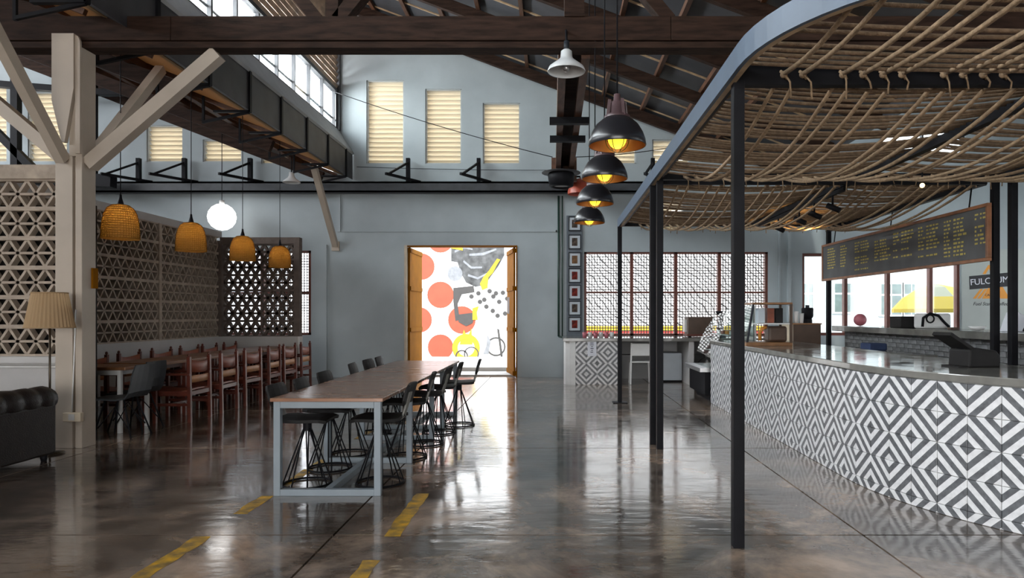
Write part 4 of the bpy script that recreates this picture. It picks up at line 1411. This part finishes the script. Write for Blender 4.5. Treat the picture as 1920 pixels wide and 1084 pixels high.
# painted logo on the panel by the windows
lg = MB().box(8.80, 11.9, D - 0.04, D - 0.001, 0.9, 2.75).build('logo_panel', 'sign_panel')
tag(lg, 'pale green grey wall panel with the painted cafe logo', 'sign')
yy = D - 0.04
lx, lz = 9.40, 2.02


def lp(px, py):
    return (px - 1036) / 1280 * (D - 0.04), 1.35 - (py - 590) / 1280 * (D - 0.04)


def poly(pts, mat, name, k=1, parent=lg):
    return MB().prism([lp(*p) for p in pts], 'y', yy - 0.003 * k, yy).build(name, mat, parent)


poly([(1853, 497), (1842, 514), (1848, 514), (1854, 504), (1860, 514), (1866, 514), (1856, 497)], 'orange', 'logo_triangle', 1)
poly([(1854, 538), (1841, 560), (1867, 560)], 'orange', 'logo_triangle', 1)
for x in (0, 8):
    poly([(1830 + x, 560), (1824 + x, 560), (1838 + x, 542), (1843 + x, 542)], 'orange', 'logo_stripe', 1)
    poly([(1884 - x, 560), (1893 - x, 560), (1880 - x, 538), (1873 - x, 538)], 'orange', 'logo_stripe', 1)
poly([(1817, 518), (1892, 511), (1892, 537), (1818, 543)], 'ink', 'logo_box', 2)
c0 = lp(1855, 527)
o = text_mesh('logo_letters', 'FULCRUM', 0.188, 'paper', Matrix.Translation((c0[0], yy - 0.009, c0[1])) @ Matrix.Rotation(R(5), 4, 'Y').inverted() @ Matrix.Rotation(R(90), 4, 'X'), lg)
c0 = lp(1854, 553.5)
text_mesh('logo_letters', 'CAFE', 0.075, 'ink', frontal(c0[0], yy - 0.005, c0[1]), lg)
c0 = lp(1857, 570)
text_mesh('logo_script', 'Fuel Stand Coffee', 0.105, 'ink', frontal(c0[0], yy - 0.002, c0[1]), lg, shear=0.3)

# ------------------------------------------------------------------ rope canopies


XA, XM, XB = 1.06, 3.09, 4.51
ZB = 2.735
BAYS = ((XA, XM), (XM, XB))
XS = [1.33, 1.44, 1.67, 1.786, 1.90, 2.01, 2.25, 2.36, 2.475, 2.59, 2.78, 2.89, 2.985, 3.24, 3.35, 3.46, 3.57, 3.80, 3.91, 4.02, 4.13, 4.32, 4.43]


def knot(b, x, y, z, rr, tails=True):
    b.ball((x, y, z), 0.021, 7)
    b.tube([(x - 0.02, y, z + 0.02), (x, y - 0.02, z - 0.005), (x + 0.02, y, z - 0.025)], 0.009, 5)
    if tails:
        dx = rr.uniform(0.01, 0.04)
        b.tube([(x + 0.01, y - 0.012, z - 0.01), (x + dx, y - 0.02, z - 0.05), (x + dx + rr.uniform(-0.01, 0.01), y - 0.02, z - rr.uniform(0.08, 0.15))], 0.0055, 4)


def rope_span(ya, yb, s, label, posts, hn):
    t = thing('rope_canopy', label, 'canopy')
    rr = random.Random(int(ya * 100))
    for x in XS:
        b = MB()
        jx = rr.uniform(-0.012, 0.012)
        ds = s * rr.uniform(0.92, 1.08)
        pts = []
        for i in range(15):
            v = i / 14
            pts.append((x + jx + rr.uniform(-0.003, 0.003), ya + 0.05 + (yb - ya - 0.1) * v, ZB - 0.01 - 4 * ds * v * (1 - v)))
        b.tube(pts, 0.0135, 6)
        knot(b, x + jx, ya + 0.06, ZB - 0.02, rr, False)
        knot(b, x + jx, yb - 0.06, ZB - 0.01, rr)
        b.build('rope', 'rope', t)
    for xa, xb in BAYS:
        y = ya + 0.12
        k = 0
        while y < yb - 0.08:
            ds = rr.uniform(0.055, 0.085) * (xb - xa) / 2
            pts = []
            for i in range(13):
                u = i / 12
                pts.append((xa + (xb - xa) * u, y + rr.uniform(-0.005, 0.005), ZB + 0.035 - 4 * ds * u * (1 - u)))
            b = MB().tube(pts, 0.0115, 5)
            b.ball((xa + 0.06, y, ZB + 0.02), 0.02, 6)
            b.build('rope', 'rope_dark', t)
            k += 1
            y += 0.074 if k % 5 else 0.15
    h = 0.032
    MB().box(XA, XB, ya - 0.03, ya + 0.03, ZB - hn, ZB + hn).build('cross_beam', 'black', t)
    MB().box(XA, XB, yb - 0.03, yb + 0.03, ZB - h, ZB + h).build('cross_beam', 'black', t)
    for x in (XA, XM, XB):
        MB().box(x - h, x + h, ya + 0.03, yb - 0.03, ZB - h, ZB + h).build('side_beam', 'black', t)
    for px_, py_ in posts:
        q = MB().box(px_ - 0.032, px_ + 0.032, py_ - 0.032, py_ + 0.032, 0.0, ZB - h).build('post', 'black', t, bevel=0.003)
        if py_ > 10:
            MB().box(px_ - 0.11, px_ + 0.11, py_ - 0.11, py_ + 0.11, 0, 0.012).build('base_plate', 'black', q)
    return t


cA = rope_span(3.97, 6.86, 0.23, 'near rope canopy with curved blue grey edge over the counter bend', [(1.077, 3.97), (1.077, 6.86), (4.51, 6.69)], 0.058)
cB = rope_span(7.11, 10.47, 0.24, 'far rope canopy on black posts towards the meshed window', [(1.046, 7.11), (1.03, 10.47), (4.51, 6.96)], 0.032)
MB().box(4.48, 4.54, 10.47, 11.2, ZB - 0.032, ZB + 0.032).build('side_beam', 'black', cB)
q = MB().box(4.478, 4.542, 11.118, 11.182, 0, ZB - 0.032).build('post', 'black', cB)
# curved lip in front of the near canopy
ar = 1.17
ac = (1.015 + ar, 3.70)


def lip_pts(r, z):
    pts = [(ac[0] - r, 10.55, z), (ac[0] - r, 7.0, z), (ac[0] - r, ac[1], z)]
    for k in range(1, 17):
        a = math.pi + k * math.pi / 32
        pts.append((ac[0] + r * math.cos(a), ac[1] + r * math.sin(a), z))
    pts.append((4.6, ac[1] - r, z))
    return pts


def lip_band(ri, ro, z0, z1):
    b = MB()
    vs = []
    for (x, y, z), (xo, yo, zo) in zip(lip_pts(ri, 0), lip_pts(ro, 0)):
        vs += [(x, y, z0), (x, y, z1), (xo, yo, z1), (xo, yo, z0)]
    n = len(vs) // 4
    fs = []
    for i in range(n - 1):
        a, c = 4 * i, 4 * i + 4
        for k in range(4):
            fs.append((a + k, a + (k + 1) % 4, c + (k + 1) % 4, c + k))
    fs += [(0, 3, 2, 1), (4 * n - 4, 4 * n - 3, 4 * n - 2, 4 * n - 1)]
    return b.add(vs, fs)


ce_ = thing('canopy_edge', 'curved blue grey steel band edging the rope canopies', 'canopy edge')
lip_band(ar - 0.012, ar + 0.012, 2.69, 2.82).build('band', 'fascia', ce_)
lip_band(ar - 0.045, ar - 0.012, 2.69, 2.70).build('flange', 'batten', ce_)
rr = random.Random(5)
for x in XS:
    dx = x - ac[0]
    ye = ac[1] - math.sqrt(max(0.0, (ar - 0.02) ** 2 - dx * dx)) if dx < 0 else ac[1] - ar + 0.02
    if ye > 3.85:
        continue
    b = MB().tube([(x, 3.93 + (ye - 3.93) * i / 6, 2.735 - 0.04 * math.sin(math.pi * i / 6)) for i in range(7)], 0.0135, 6)
    knot(b, x, 3.925, 2.73, rr)
    b.build('rope', 'rope', cA)
for y in (3.86, 3.79, 3.72, 3.65, 3.57, 3.40, 3.32, 3.10, 3.02, 2.94, 2.80, 2.72):
    xe = ac[0] - math.sqrt(max(0.0, ar * ar - (min(y, ac[1]) - ac[1]) ** 2)) + 0.015
    b = MB().tube([(xe + (XB - xe) * i / 16, y + rr.uniform(-.004, .004), 2.775 - 4 * 0.05 * (i / 16) * (1 - i / 16)) for i in range(17)], 0.0115, 5)
    b.ball((xe + 0.05, y, 2.765), 0.022, 6)
    b.build('rope', 'rope_dark', cA)
MB().box(XM - 0.03, XM + 0.03, 2.56, 3.94, 2.79, 2.84).build('side_beam', 'black', cA)
MB().box(XB - 0.03, XB + 0.03, 2.56, 3.94, 2.70, 2.76).build('side_beam', 'black', cA)

# spot lights on a track under the far canopy
tk = tag(MB().box(3.07, 3.11, 7.2, 10.2, 2.66, 2.70).build('lamp_track', 'black'), 'black lamp track running under the far rope canopy', 'track')
for k, y in enumerate((9.34, 8.55, 8.06, 7.53)):
    t = thing('spot_lamp', '%s black spot lamp on the track, counted from the meshed window' % ORD[k], 'lamp', (3.09, y, 2.66), 0, 'black spot lamps on the canopy track')
    MB().tube([(0, 0, 0), (0, 0, -0.10)], 0.012, 6).build('stem', 'black', t)
    MB().tube([(-0.05, 0.03, -0.10), (0.06, -0.05, -0.17)], 0.032, 10).build('lamp_head', 'black', t)
hb_ = thing('bare_bulb', 'small glowing bare bulb under the rope canopy', 'bulb', (3.52, 6.5, 2.58))
MB().ball((0, 0, 0), 0.022, 10).build('bulb', 'bulb_warm', hb_)
MB().tube([(0, 0, 0.02), (0, 0, 0.16)], 0.008, 6).build('socket', 'black', hb_)


def lamp_light(name, loc, power, col, size=0.05):
    d = bpy.data.lights.new(name, 'POINT')
    d.energy = power
    d.color = col
    d.shadow_soft_size = size
    o = bpy.data.objects.new(name, d)
    o.location = loc
    C.objects.link(o)
    return o


for k, (x, y) in enumerate(((3.3, 8.9), (3.3, 10.0))):
    d = bpy.data.lights.new('canopy_lamp_light', 'SPOT')
    d.energy = 16
    d.color = (1.0, 0.62, 0.22)
    d.spot_size = R(130)
    d.spot_blend = 0.6
    d.shadow_soft_size = 0.04
    o = bpy.data.objects.new('canopy_lamp_light', d)
    o.location = (x, y, 2.36)
    o.rotation_euler = (R(180), 0, 0)
    C.objects.link(o)

# ------------------------------------------------------------------ pendant lamps
bp_root = thing('black_pendant', 'nearest and largest black dome pendant lamp with amber bulb', 'lamp', (0.43, 4.54, 2.47), 0, 'black dome pendants in a row')
MB().lathe([(0.188, 0.0), (0.192, 0.005), (0.186, 0.045), (0.170, 0.09), (0.140, 0.14), (0.100, 0.175), (0.06, 0.195), (0.05, 0.20)], 36).build('dome', 'dome_black', bp_root)
MB().lathe([(0.186, 0.002), (0.181, 0.045), (0.165, 0.088), (0.135, 0.136), (0.095, 0.17), (0.001, 0.19)], 36).build('lining', 'copper', bp_root)
MB().lathe([(0.085, 0.185), (0.085, 0.20), (0.06, 0.215), (0.055, 0.28), (0.04, 0.295), (0.025, 0.30), (0.022, 0.345), (0.001, 0.345)], 20).build('housing', 'housing', bp_root)
for a in range(4):
    an = a * math.pi / 2 + 0.5
    MB().bar((0.075 * math.cos(an), 0.075 * math.sin(an), 0.19), (0.06 * math.cos(an), 0.06 * math.sin(an), 0.30), 0.02, 0.02).build('clamp', 'housing', bp_root)
MB().ball((0, 0, 0.055), 0.064, 18, 1.15).build('bulb', 'bulb_yellow', bp_root)
cg = MB()
for a in range(6):
    an = a * math.pi / 3
    cg.tube([(0.078 * math.sin(q) * math.cos(an), 0.078 * math.sin(q) * math.sin(an), 0.045 - 0.085 * math.cos(q)) for q in [0.15 + 0.28 * i for i in range(7)]], 0.0025, 4)
cg.tube([(0.078 * math.cos(a * 0.524), 0.078 * math.sin(a * 0.524), 0.045) for a in range(12)], 0.0025, 4, closed=True)
cg.build('cage', 'brass', bp_root)
MB().tube([(0, 0, 0.34), (0, 0, 3.7)], 0.006, 6).build('cable', 'black', bp_root)

wk_root = thing('wicker_pendant', 'nearest and largest glowing wicker pendant lamp beside the column', 'lamp', (-4.86, 7.68, 2.20), 0, 'glowing wicker pendants over the dining tables')
prof = [(0.190, 0.0), (0.186, 0.10), (0.177, 0.20), (0.160, 0.28), (0.13, 0.345), (0.085, 0.38), (0.02, 0.392)]
MB().lathe(prof, 40).build('lamp_shade', 'wicker', wk_root)
wv_ = MB()
cane = []
for q in range(15):
    z = 0.004 + 0.372 * q / 14
    for (ra, za), (rb, zb_) in zip(prof[:-1], prof[1:]):
        if za <= z <= zb_:
            cane.append((ra + (rb - ra) * (z - za) / (zb_ - za), z))
for r_, z in cane:
    wv_.tube([((r_ + 0.003) * math.cos(a * 0.2618), (r_ + 0.003) * math.sin(a * 0.2618), z) for a in range(24)], 0.0035, 4, closed=True)
for a in range(44):
    an = a * 2 * math.pi / 44
    wv_.tube([((r_ + 0.002) * math.cos(an), (r_ + 0.002) * math.sin(an), z) for r_, z in prof], 0.0025, 3)
o = wv_.build('woven_cane', 'wicker', wk_root)
o['kind'] = 'stuff'
MB().lathe([(0.035, 0.385), (0.03, 0.41), (0.016, 0.46), (0.012, 0.50), (0.001, 0.50)], 14).build('cap', 'black', wk_root)
MB().ball((0, 0, 0.27), 0.035, 12).build('bulb', 'bulb_warm', wk_root)
MB().tube([(0, 0, 0.30), (0, 0, 0.39)], 0.015, 8).build('socket', 'black', wk_root)
MB().tube([(0, 0, 0.5), (0, 0, 2.28)], 0.005, 6).build('cable', 'black', wk_root)
KM = kids_map()
for y, x, lab in ((5.65, 0.43, 'second'), (6.92, 0.43, 'third'), (8.35, 0.45, 'fourth and farthest')):
    copy_tree(bp_root, (x, y, 2.47), 0.4 * y, lab + ' black dome pendant in the row counted from the largest', KM)
WK = [(-4.86, 7.68), (-4.86, 9.18), (-4.88, 10.75), (-4.92, 12.32)]
for k, (x, y) in enumerate(WK):
    if k:
        copy_tree(wk_root, (x, y, 2.20), 0, ('', 'second', 'third', 'fourth and farthest')[k] + ' glowing wicker pendant in the row counted from the column', KM)
    lamp_light('wicker_lamp_light', (x, y, 2.46), 4.6, (1.0, 0.72, 0.32), 0.04)
for y in (4.54, 5.65, 6.92, 8.35):
    lamp_light('pendant_lamp_light', (0.43, y, 2.43), 0.4, (1.0, 0.78, 0.3), 0.06)
t = thing('white_dome_lamp', 'white enamel industrial lamp hanging from the dark truss beam', 'lamp', (0.137, 6.72, 3.74))
MB().lathe([(0.185, 0.0), (0.188, 0.006), (0.172, 0.045), (0.12, 0.085), (0.075, 0.12), (0.06, 0.14), (0.055, 0.20), (0.03, 0.22), (0.001, 0.22)], 32).build('lamp_shade', 'white_gloss', t)
MB().lathe([(0.183, 0.002), (0.168, 0.043), (0.115, 0.08), (0.07, 0.11), (0.001, 0.11)], 32).build('lining', 'white_gloss', t)
MB().ball((0, 0, 0.045), 0.04, 12, 1.2).build('bulb', 'steel', t)
MB().tube([(0, 0, 0.2), (0, 0, 0.30)], 0.028, 10).build('cap', 'frame_dark', t)
MB().tube([(0, 0, 0.3), (0, 0.10, 0.45), (0, 0.2, 0.48)], 0.012, 6).build('stem', 'black', t)

# ------------------------------------------------------------------ the long table
lt = thing('long_table', 'long brown plank table on pale grey steel frames', 'table', (0, 0, 0))
TX0, TX1, TZ = -2.076, -1.278, 0.729
for a, b in ((5.06, 6.29), (6.29, 7.42), (7.42, 8.30), (8.30, 9.24)):
    MB().box(TX0 - 0.02, TX1 + 0.02, a + 0.0015, b - 0.0015, TZ - 0.026, TZ).build('tabletop', 'tabletop', lt, bevel=0.003)
q = 0.05
for y in (5.10, 6.22, 7.36, 8.06, 9.14):
    MB().box(TX0, TX0 + q, y - q / 2, y + q / 2, 0, TZ - 0.026).build('leg', 'table_steel', lt, bevel=0.003)
    MB().box(TX1 - q, TX1, y - q / 2, y + q / 2, 0, TZ - 0.026).build('leg', 'table_steel', lt, bevel=0.003)
    MB().box(TX0 + q, TX1 - q, y - q / 2, y + q / 2, 0, q).build('foot_rail', 'table_steel', lt, bevel=0.003)
    MB().box(TX0 + q, TX1 - q, y - q / 2, y + q / 2, TZ - 0.026 - q, TZ - 0.026).build('top_rail', 'table_steel', lt, bevel=0.003)
MB().box(-1.705, -1.655, 5.125, 9.115, 0.0, q).build('stretcher', 'table_steel', lt)

# stools (sitter faces +Y)
so = thing('stool', 'first black wire stool on the window-less side, nearest the camera end of the long table', 'stool', (-1.95, 5.43, 0), R(-90), 'black wire stools at the long table')


def ring(r, z, tr_, n=28, c=(0, 0)):
    return MB().tube([(c[0] + r * math.cos(2 * math.pi * i / n), c[1] + r * math.sin(2 * math.pi * i / n), z) for i in range(n)], tr_, 6, closed=True)


ring(0.185, 0.010, 0.009).build('foot_ring', 'black', so)
for k in range(4):
    for dd in (-0.5, 0.5):
        an = R(45 + 90 * k)
        bn = an + dd * 0.9
        MB().tube([(0.185 * math.cos(bn), 0.185 * math.sin(bn), 0.012), (0.025 * math.cos(an), 0.025 * math.sin(an), 0.46)], 0.006, 5).build('rod', 'black', so)
MB().cyl((0, 0, 0.43), 0.034, 0.075, 12).build('hub', 'black', so)


def board(w_, pts, th, rnd=True):
    """bent board: pts (y,z) profile, width w_ with softly rounded corners"""
    b_ = MB()
    n = len(pts)
    vs = []
    for i, (y, z) in enumerate(pts):
        e = min(i, n - 1 - i) / (n - 1)
        ww = w_ / 2 * (1 - (0.16 * max(0, 1 - e / 0.22) ** 2 if rnd else 0))
        tx, tz = (pts[min(i + 1, n - 1)][0] - pts[max(i - 1, 0)][0], pts[min(i + 1, n - 1)][1] - pts[max(i - 1, 0)][1])
        ln = math.hypot(tx, tz)
        nx, nz = -tz / ln * th / 2, tx / ln * th / 2
        for u in (-1, -0.5, 0, 0.5, 1):
            dip = -0.012 * (1 - u * u)
            vs.append((u * ww, y + nx + dip * nx / (th / 2), z + nz + dip * nz / (th / 2)))
        for u in (1, 0.5, 0, -0.5, -1):
            dip = -0.012 * (1 - u * u)
            vs.append((u * ww, y - nx + dip * nx / (th / 2), z - nz + dip * nz / (th / 2)))
    fs_ = []
    for i in range(n - 1):
        a, c = 10 * i, 10 * i + 10
        for k in range(10):
            fs_.append((a + k, a + (k + 1) % 10, c + (k + 1) % 10, c + k))
    fs_.append(tuple(range(10))[::-1])
    fs_.append(tuple(range(10 * (n - 1), 10 * n)))
    return b_.add(vs, fs_, False)


board(0.38, [(0.20, 0.515), (0.15, 0.528), (0.08, 0.528), (0.0, 0.524), (-0.08, 0.526), (-0.14, 0.530), (-0.19, 0.532)], 0.026).build('seat', 'black_satin', so, bevel=0.003)
board(0.36, [(-0.215, 0.635), (-0.225, 0.68), (-0.235, 0.72), (-0.248, 0.765), (-0.262, 0.80)], 0.02).build('backrest', 'black_satin', so, bevel=0.003)
board(0.10, [(0.02, 0.508), (-0.10, 0.506), (-0.16, 0.508), (-0.185, 0.53), (-0.20, 0.58), (-0.222, 0.65), (-0.243, 0.73)], 0.012, False).build('spine', 'spine', so)
KM = kids_map()
so['label'] = 'black wire stool nearest on the dining-chair side of the long table'
for k, (x, y) in enumerate(((-1.95, 5.98), (-1.96, 6.60), (-2.02, 7.76), (-2.02, 8.38), (-2.02, 8.92))):
    copy_tree(so, (x, y, 0), R(-90 + (3, -2, 4, -4, 2)[k]), '%s black wire stool on the dining-chair side of the long table' % ORD[k + 1], KM)
for k, (x, y, a) in enumerate(((-1.38, 5.47, 90), (-1.38, 6.46, 94), (-1.33, 7.12, 88), (-1.30, 7.80, 90), (-1.14, 8.32, 93))):
    c_ = copy_tree(so, (x, y, 0), R(a), '%s black wire stool on the rope-canopy side of the long table' % ORD[k] + ('', '', '', '', ', pulled out')[k], KM)

# ------------------------------------------------------------------ dining chairs and tables
dc = thing('dining_armchair', 'x', 'chair', (-4.74, 8.82, 0), R(90), 'red brown armchairs in two facing rows')
hw = 0.25
for sx in (-1, 1):
    MB().bar((sx * hw, -0.26, 0), (sx * hw, -0.245, 0.82), 0.04, 0.04).lathe([(0.012, 0.82), (0.02, 0.835), (0.012, 0.855), (0.001, 0.86)], 8, (sx * hw, -0.245, 0)).build('leg', 'chair_wood', dc)
    MB().bar((sx * hw, 0.30, 0), (sx * hw, 0.30, 0.60), 0.04, 0.04).build('leg', 'chair_wood', dc)
    MB().bar((sx * hw, -0.27, 0.60), (sx * hw, 0.34, 0.60), 0.05, 0.03).build('armrest', 'chair_wood', dc, bevel=0.006)
    MB().bar((sx * hw, -0.25, 0.22), (sx * hw, 0.30, 0.22), 0.022, 0.035).build('side_rail', 'chair_wood', dc)
    MB().bar((sx * hw, -0.25, 0.36), (sx * hw, 0.30, 0.36), 0.022, 0.06).build('side_rail', 'chair_wood', dc)
MB().bar((-hw, 0.30, 0.36), (hw, 0.30, 0.36), 0.022, 0.06).build('seat_rail', 'chair_wood', dc)
MB().bar((-hw, -0.255, 0.36), (hw, -0.255, 0.36), 0.022, 0.05).build('seat_rail', 'chair_wood', dc)
MB().bar((-hw, 0.0, 0.22), (hw, 0.0, 0.22), 0.022, 0.03).build('stretcher', 'chair_wood', dc)


def strap(z0, z1, y, bow, drop=0.0):
    n = 10
    b_ = MB()
    vs = []
    for i in range(n + 1):
        u = -1 + 2 * i / n
        x = u * (hw - 0.01)
        yy_ = y - bow * (1 - u * u)
        dz = -drop * (1 - u * u)
        for t_ in (0, 0.008):
            vs += [(x, yy_ + t_, z0 + dz * 0.5), (x, yy_ + t_, z1 + dz)]
    fs_ = []
    for i in range(n):
        a, c = 4 * i, 4 * i + 4
        for k, l in ((0, 1), (1, 3), (3, 2), (2, 0)):
            fs_.append((a + k, a + l, c + l, c + k))
    return b_.add(vs, fs_, True)


strap(0.63, 0.79, -0.235, 0.05, 0.035).build('back_sling', 'leather_red', dc)
strap(0.49, 0.58, -0.245, 0.02).build('back_strap', 'leather_tan', dc)
board(0.48, [(0.29, 0.395), (0.12, 0.375), (0.0, 0.37), (-0.12, 0.375), (-0.24, 0.395)], 0.02, False).build('seat', 'leather_red', dc)
KM = kids_map()
front = [8.80, 9.57, 10.35, 11.13, 11.80, 12.55]
for k, y in enumerate(front):
    lab = '%s armchair in the dining row along the aisle, counted from the column' % ORD[k]
    if k == 0:
        dc['label'] = lab
        dc.location = (-4.80, y, 0)
    else:
        copy_tree(dc, (-4.79, y, 0), R(90 + (0, 2, -2, 3, -1, 2)[k]), lab, KM)
for k, y in enumerate((8.80, 9.57, 10.35, 11.13, 11.80, 12.55)):
    copy_tree(dc, (-5.68, y, 0), R(-90 + (-2, 2, 0, -3, 1, 2)[k]), '%s armchair in the dining row along the screen wall, counted from the column' % ORD[k], KM)


def dtable(y0, y1, lab, leg='chair_wood'):
    t_ = thing('dining_table', lab, 'table', (-5.20, (y0 + y1) / 2, 0), 0, 'small dining tables between the armchairs')
    hy = (y1 - y0) / 2
    MB().box(-0.36, 0.34, -hy, hy, 0.715, 0.75).build('tabletop', 'dining_top', t_, bevel=0.005)
    for sx in (-0.33, 0.27):
        for sy in (-1, 1):
            MB().box(sx - 0.02, sx + 0.02, sy * (hy - 0.022) - 0.02, sy * (hy - 0.022) + 0.02, 0, 0.715).build('leg', leg, t_)
    MB().box(-0.31, 0.25, -hy + 0.02, hy - 0.02, 0.66, 0.715).build('apron', leg, t_)
    return t_


bnds = [8.43, 9.185, 9.96, 10.74, 11.465, 12.175, 12.92]
for k in range(6):
    dtable(bnds[k] + 0.015, bnds[k + 1] - 0.015, '%s small wooden dining table counted from the column, between armchairs' % ORD[k])
dtable(7.76, 8.32, 'white legged dining table beside the column with charcoal chairs', 'white')

sh = thing('shell_chair', 'charcoal shell chair nearest the column', 'chair', (-4.77, 7.55, 0), R(92), 'charcoal shell chairs beside the column')
b = MB()
pr = [(0.22, 0.40), (0.20, 0.43), (0.10, 0.435), (-0.06, 0.425), (-0.16, 0.44), (-0.20, 0.50), (-0.225, 0.60), (-0.245, 0.72), (-0.26, 0.80)]
board(0.44, pr, 0.014).build('shell', 'shell', sh)
for sx in (-1, 1):
    MB().tube([(sx * 0.12, 0.10, 0.42), (sx * 0.20, 0.19, 0.0)], 0.010, 6).build('leg', 'black', sh)
    MB().tube([(sx * 0.12, -0.10, 0.42), (sx * 0.20, -0.22, 0.0)], 0.010, 6).build('leg', 'black', sh)
    MB().tube([(sx * 0.17, 0.15, 0.12), (sx * 0.12, 0.0, 0.34), (sx * 0.17, -0.17, 0.12)], 0.007, 5).build('wire_brace', 'black', sh)
KM = kids_map()
copy_tree(sh, (-4.93, 8.06, 0), R(88), 'charcoal shell chair next to the white table leg', KM)

# ------------------------------------------------------------------ lounge: sofa and floor lamp
sf = thing('chesterfield_sofa', 'dark brown tufted leather sofa seen from behind beside the column', 'sofa', (-4.60, 5.4, 0))
MB().box(-0.30, -0.02, -1.0, 0.96, 0.06, 0.52).build('back_panel', 'sofa', sf, bevel=0.02)
MB().box(-0.95, -0.30, -1.0, 0.96, 0.06, 0.26).build('base', 'sofa', sf, bevel=0.02)
n = 60
pts, rad = [], []
for i in range(n + 1):
    y = -1.02 + 2.02 * i / n
    pts.append((-0.13, y, 0.565))
    rad.append(0.125 * (1 - 0.11 * abs(math.cos(math.pi * (y + 1.02) / 0.2)) ** 6) * (1 if 1 < i < n - 1 else 0.85))
MB().tube(pts, 0.12, 16, rad=rad).build('back_roll', 'sofa', sf)
MB().tube([(-0.95, 0.88, 0.52), (-0.8, 0.88, 0.525), (-0.14, 0.88, 0.55)], 0.11, 14).box(-0.93, -0.2, 0.80, 0.96, 0.06, 0.5).build('armrest', 'sofa', sf)
MB().box(-0.95, -0.30, -0.98, -0.02, 0.26, 0.42).build('seat_cushion', 'sofa', sf, bevel=0.03)
MB().box(-0.95, -0.30, 0.0, 0.78, 0.26, 0.42).build('seat_cushion', 'sofa', sf, bevel=0.03)
for sx, sy in ((-0.88, -0.92), (-0.08, -0.92), (-0.88, 0.88), (-0.08, 0.88)):
    MB().lathe([(0.001, 0), (0.022, 0), (0.035, 0.06), (0.001, 0.06)], 10, (sx, sy, 0)).build('foot', 'black', sf)

fp = thing('floor_lamp', 'floor lamp with pleated beige shade beside the column', 'lamp', (-4.86, 6.60, 0))
b = MB()
n = 72
vs = []
for i, (r_, z) in enumerate(((0.205, 1.225), (0.145, 1.56))):
    for j in range(n):
        q_ = r_ * (1 + (0.018 if j % 2 else -0.018))
        vs.append((q_ * math.cos(2 * math.pi * j / n), q_ * math.sin(2 * math.pi * j / n), z))
b.add(vs, [(j, (j + 1) % n, n + (j + 1) % n, n + j) for j in range(n)]).build('lamp_shade', 'shade', fp)
ring(0.207, 1.225, 0.006, 36).build('shade_trim', 'shade', fp)
ring(0.147, 1.56, 0.006, 36).build('shade_trim', 'shade', fp)
MB().tube([(0, 0, 0.02), (0, 0, 1.5)], 0.010, 8).build('pole', 'brass', fp)
MB().lathe([(0.001, 0), (0.12, 0), (0.12, 0.015), (0.02, 0.03), (0.001, 0.03)], 24).build('base', 'brass', fp)
MB().ball((0, 0, 1.40), 0.035, 12).build('bulb', 'white', fp)
MB().tube([(-0.145, 0, 1.55), (0, 0, 1.5), (0.145, 0, 1.55)], 0.004, 5).build('spider_fitting', 'brass', fp)

# ------------------------------------------------------------------ worn yellow lines on the floor


def dash(x, y0, y1, w_, lab, seed):
    r_ = random.Random(seed)
    n_ = max(3, int((y1 - y0) / 0.09))
    L_ = [(x - w_ / 2 + r_.uniform(-0.004, 0.014), y0 + (y1 - y0) * i / n_) for i in range(n_ + 1)]
    Rr = [(x + w_ / 2 + r_.uniform(-0.014, 0.004), y0 + (y1 - y0) * i / n_) for i in range(n_ + 1)]
    vs_ = [(a, b_, 0.0012) for a, b_ in L_] + [(a, b_, 0.0012) for a, b_ in Rr]
    m_ = n_ + 1
    tag(MB().add(vs_, [(i, m_ + i, m_ + i + 1, i + 1) for i in range(n_)]).build('floor_line', 'yellow_paint'), lab, 'floor line', 'worn yellow floor lines', 'thing')


dash(-2.12, 3.30, 4.15, 0.11, 'worn yellow floor stripe at the lower picture edge', 1)
dash(-2.12, 4.62, 5.08, 0.11, 'worn yellow floor stripe just before the left table frame', 2)
dash(-2.12, 5.35, 5.95, 0.09, 'yellow floor stripe beside the first stools', 3)
dash(-2.12, 6.1, 6.35, 0.09, 'short yellow floor stripe by the second table frame', 4)
dash(-2.12, 7.4, 7.9, 0.09, 'far yellow floor stripe under the long table', 5)
dash(-0.98, 4.15, 5.15, 0.11, 'worn yellow floor stripe right of the long table end', 6)
dash(-0.99, 3.4, 3.75, 0.10, 'faint yellow floor stripe in front of the right one', 7)
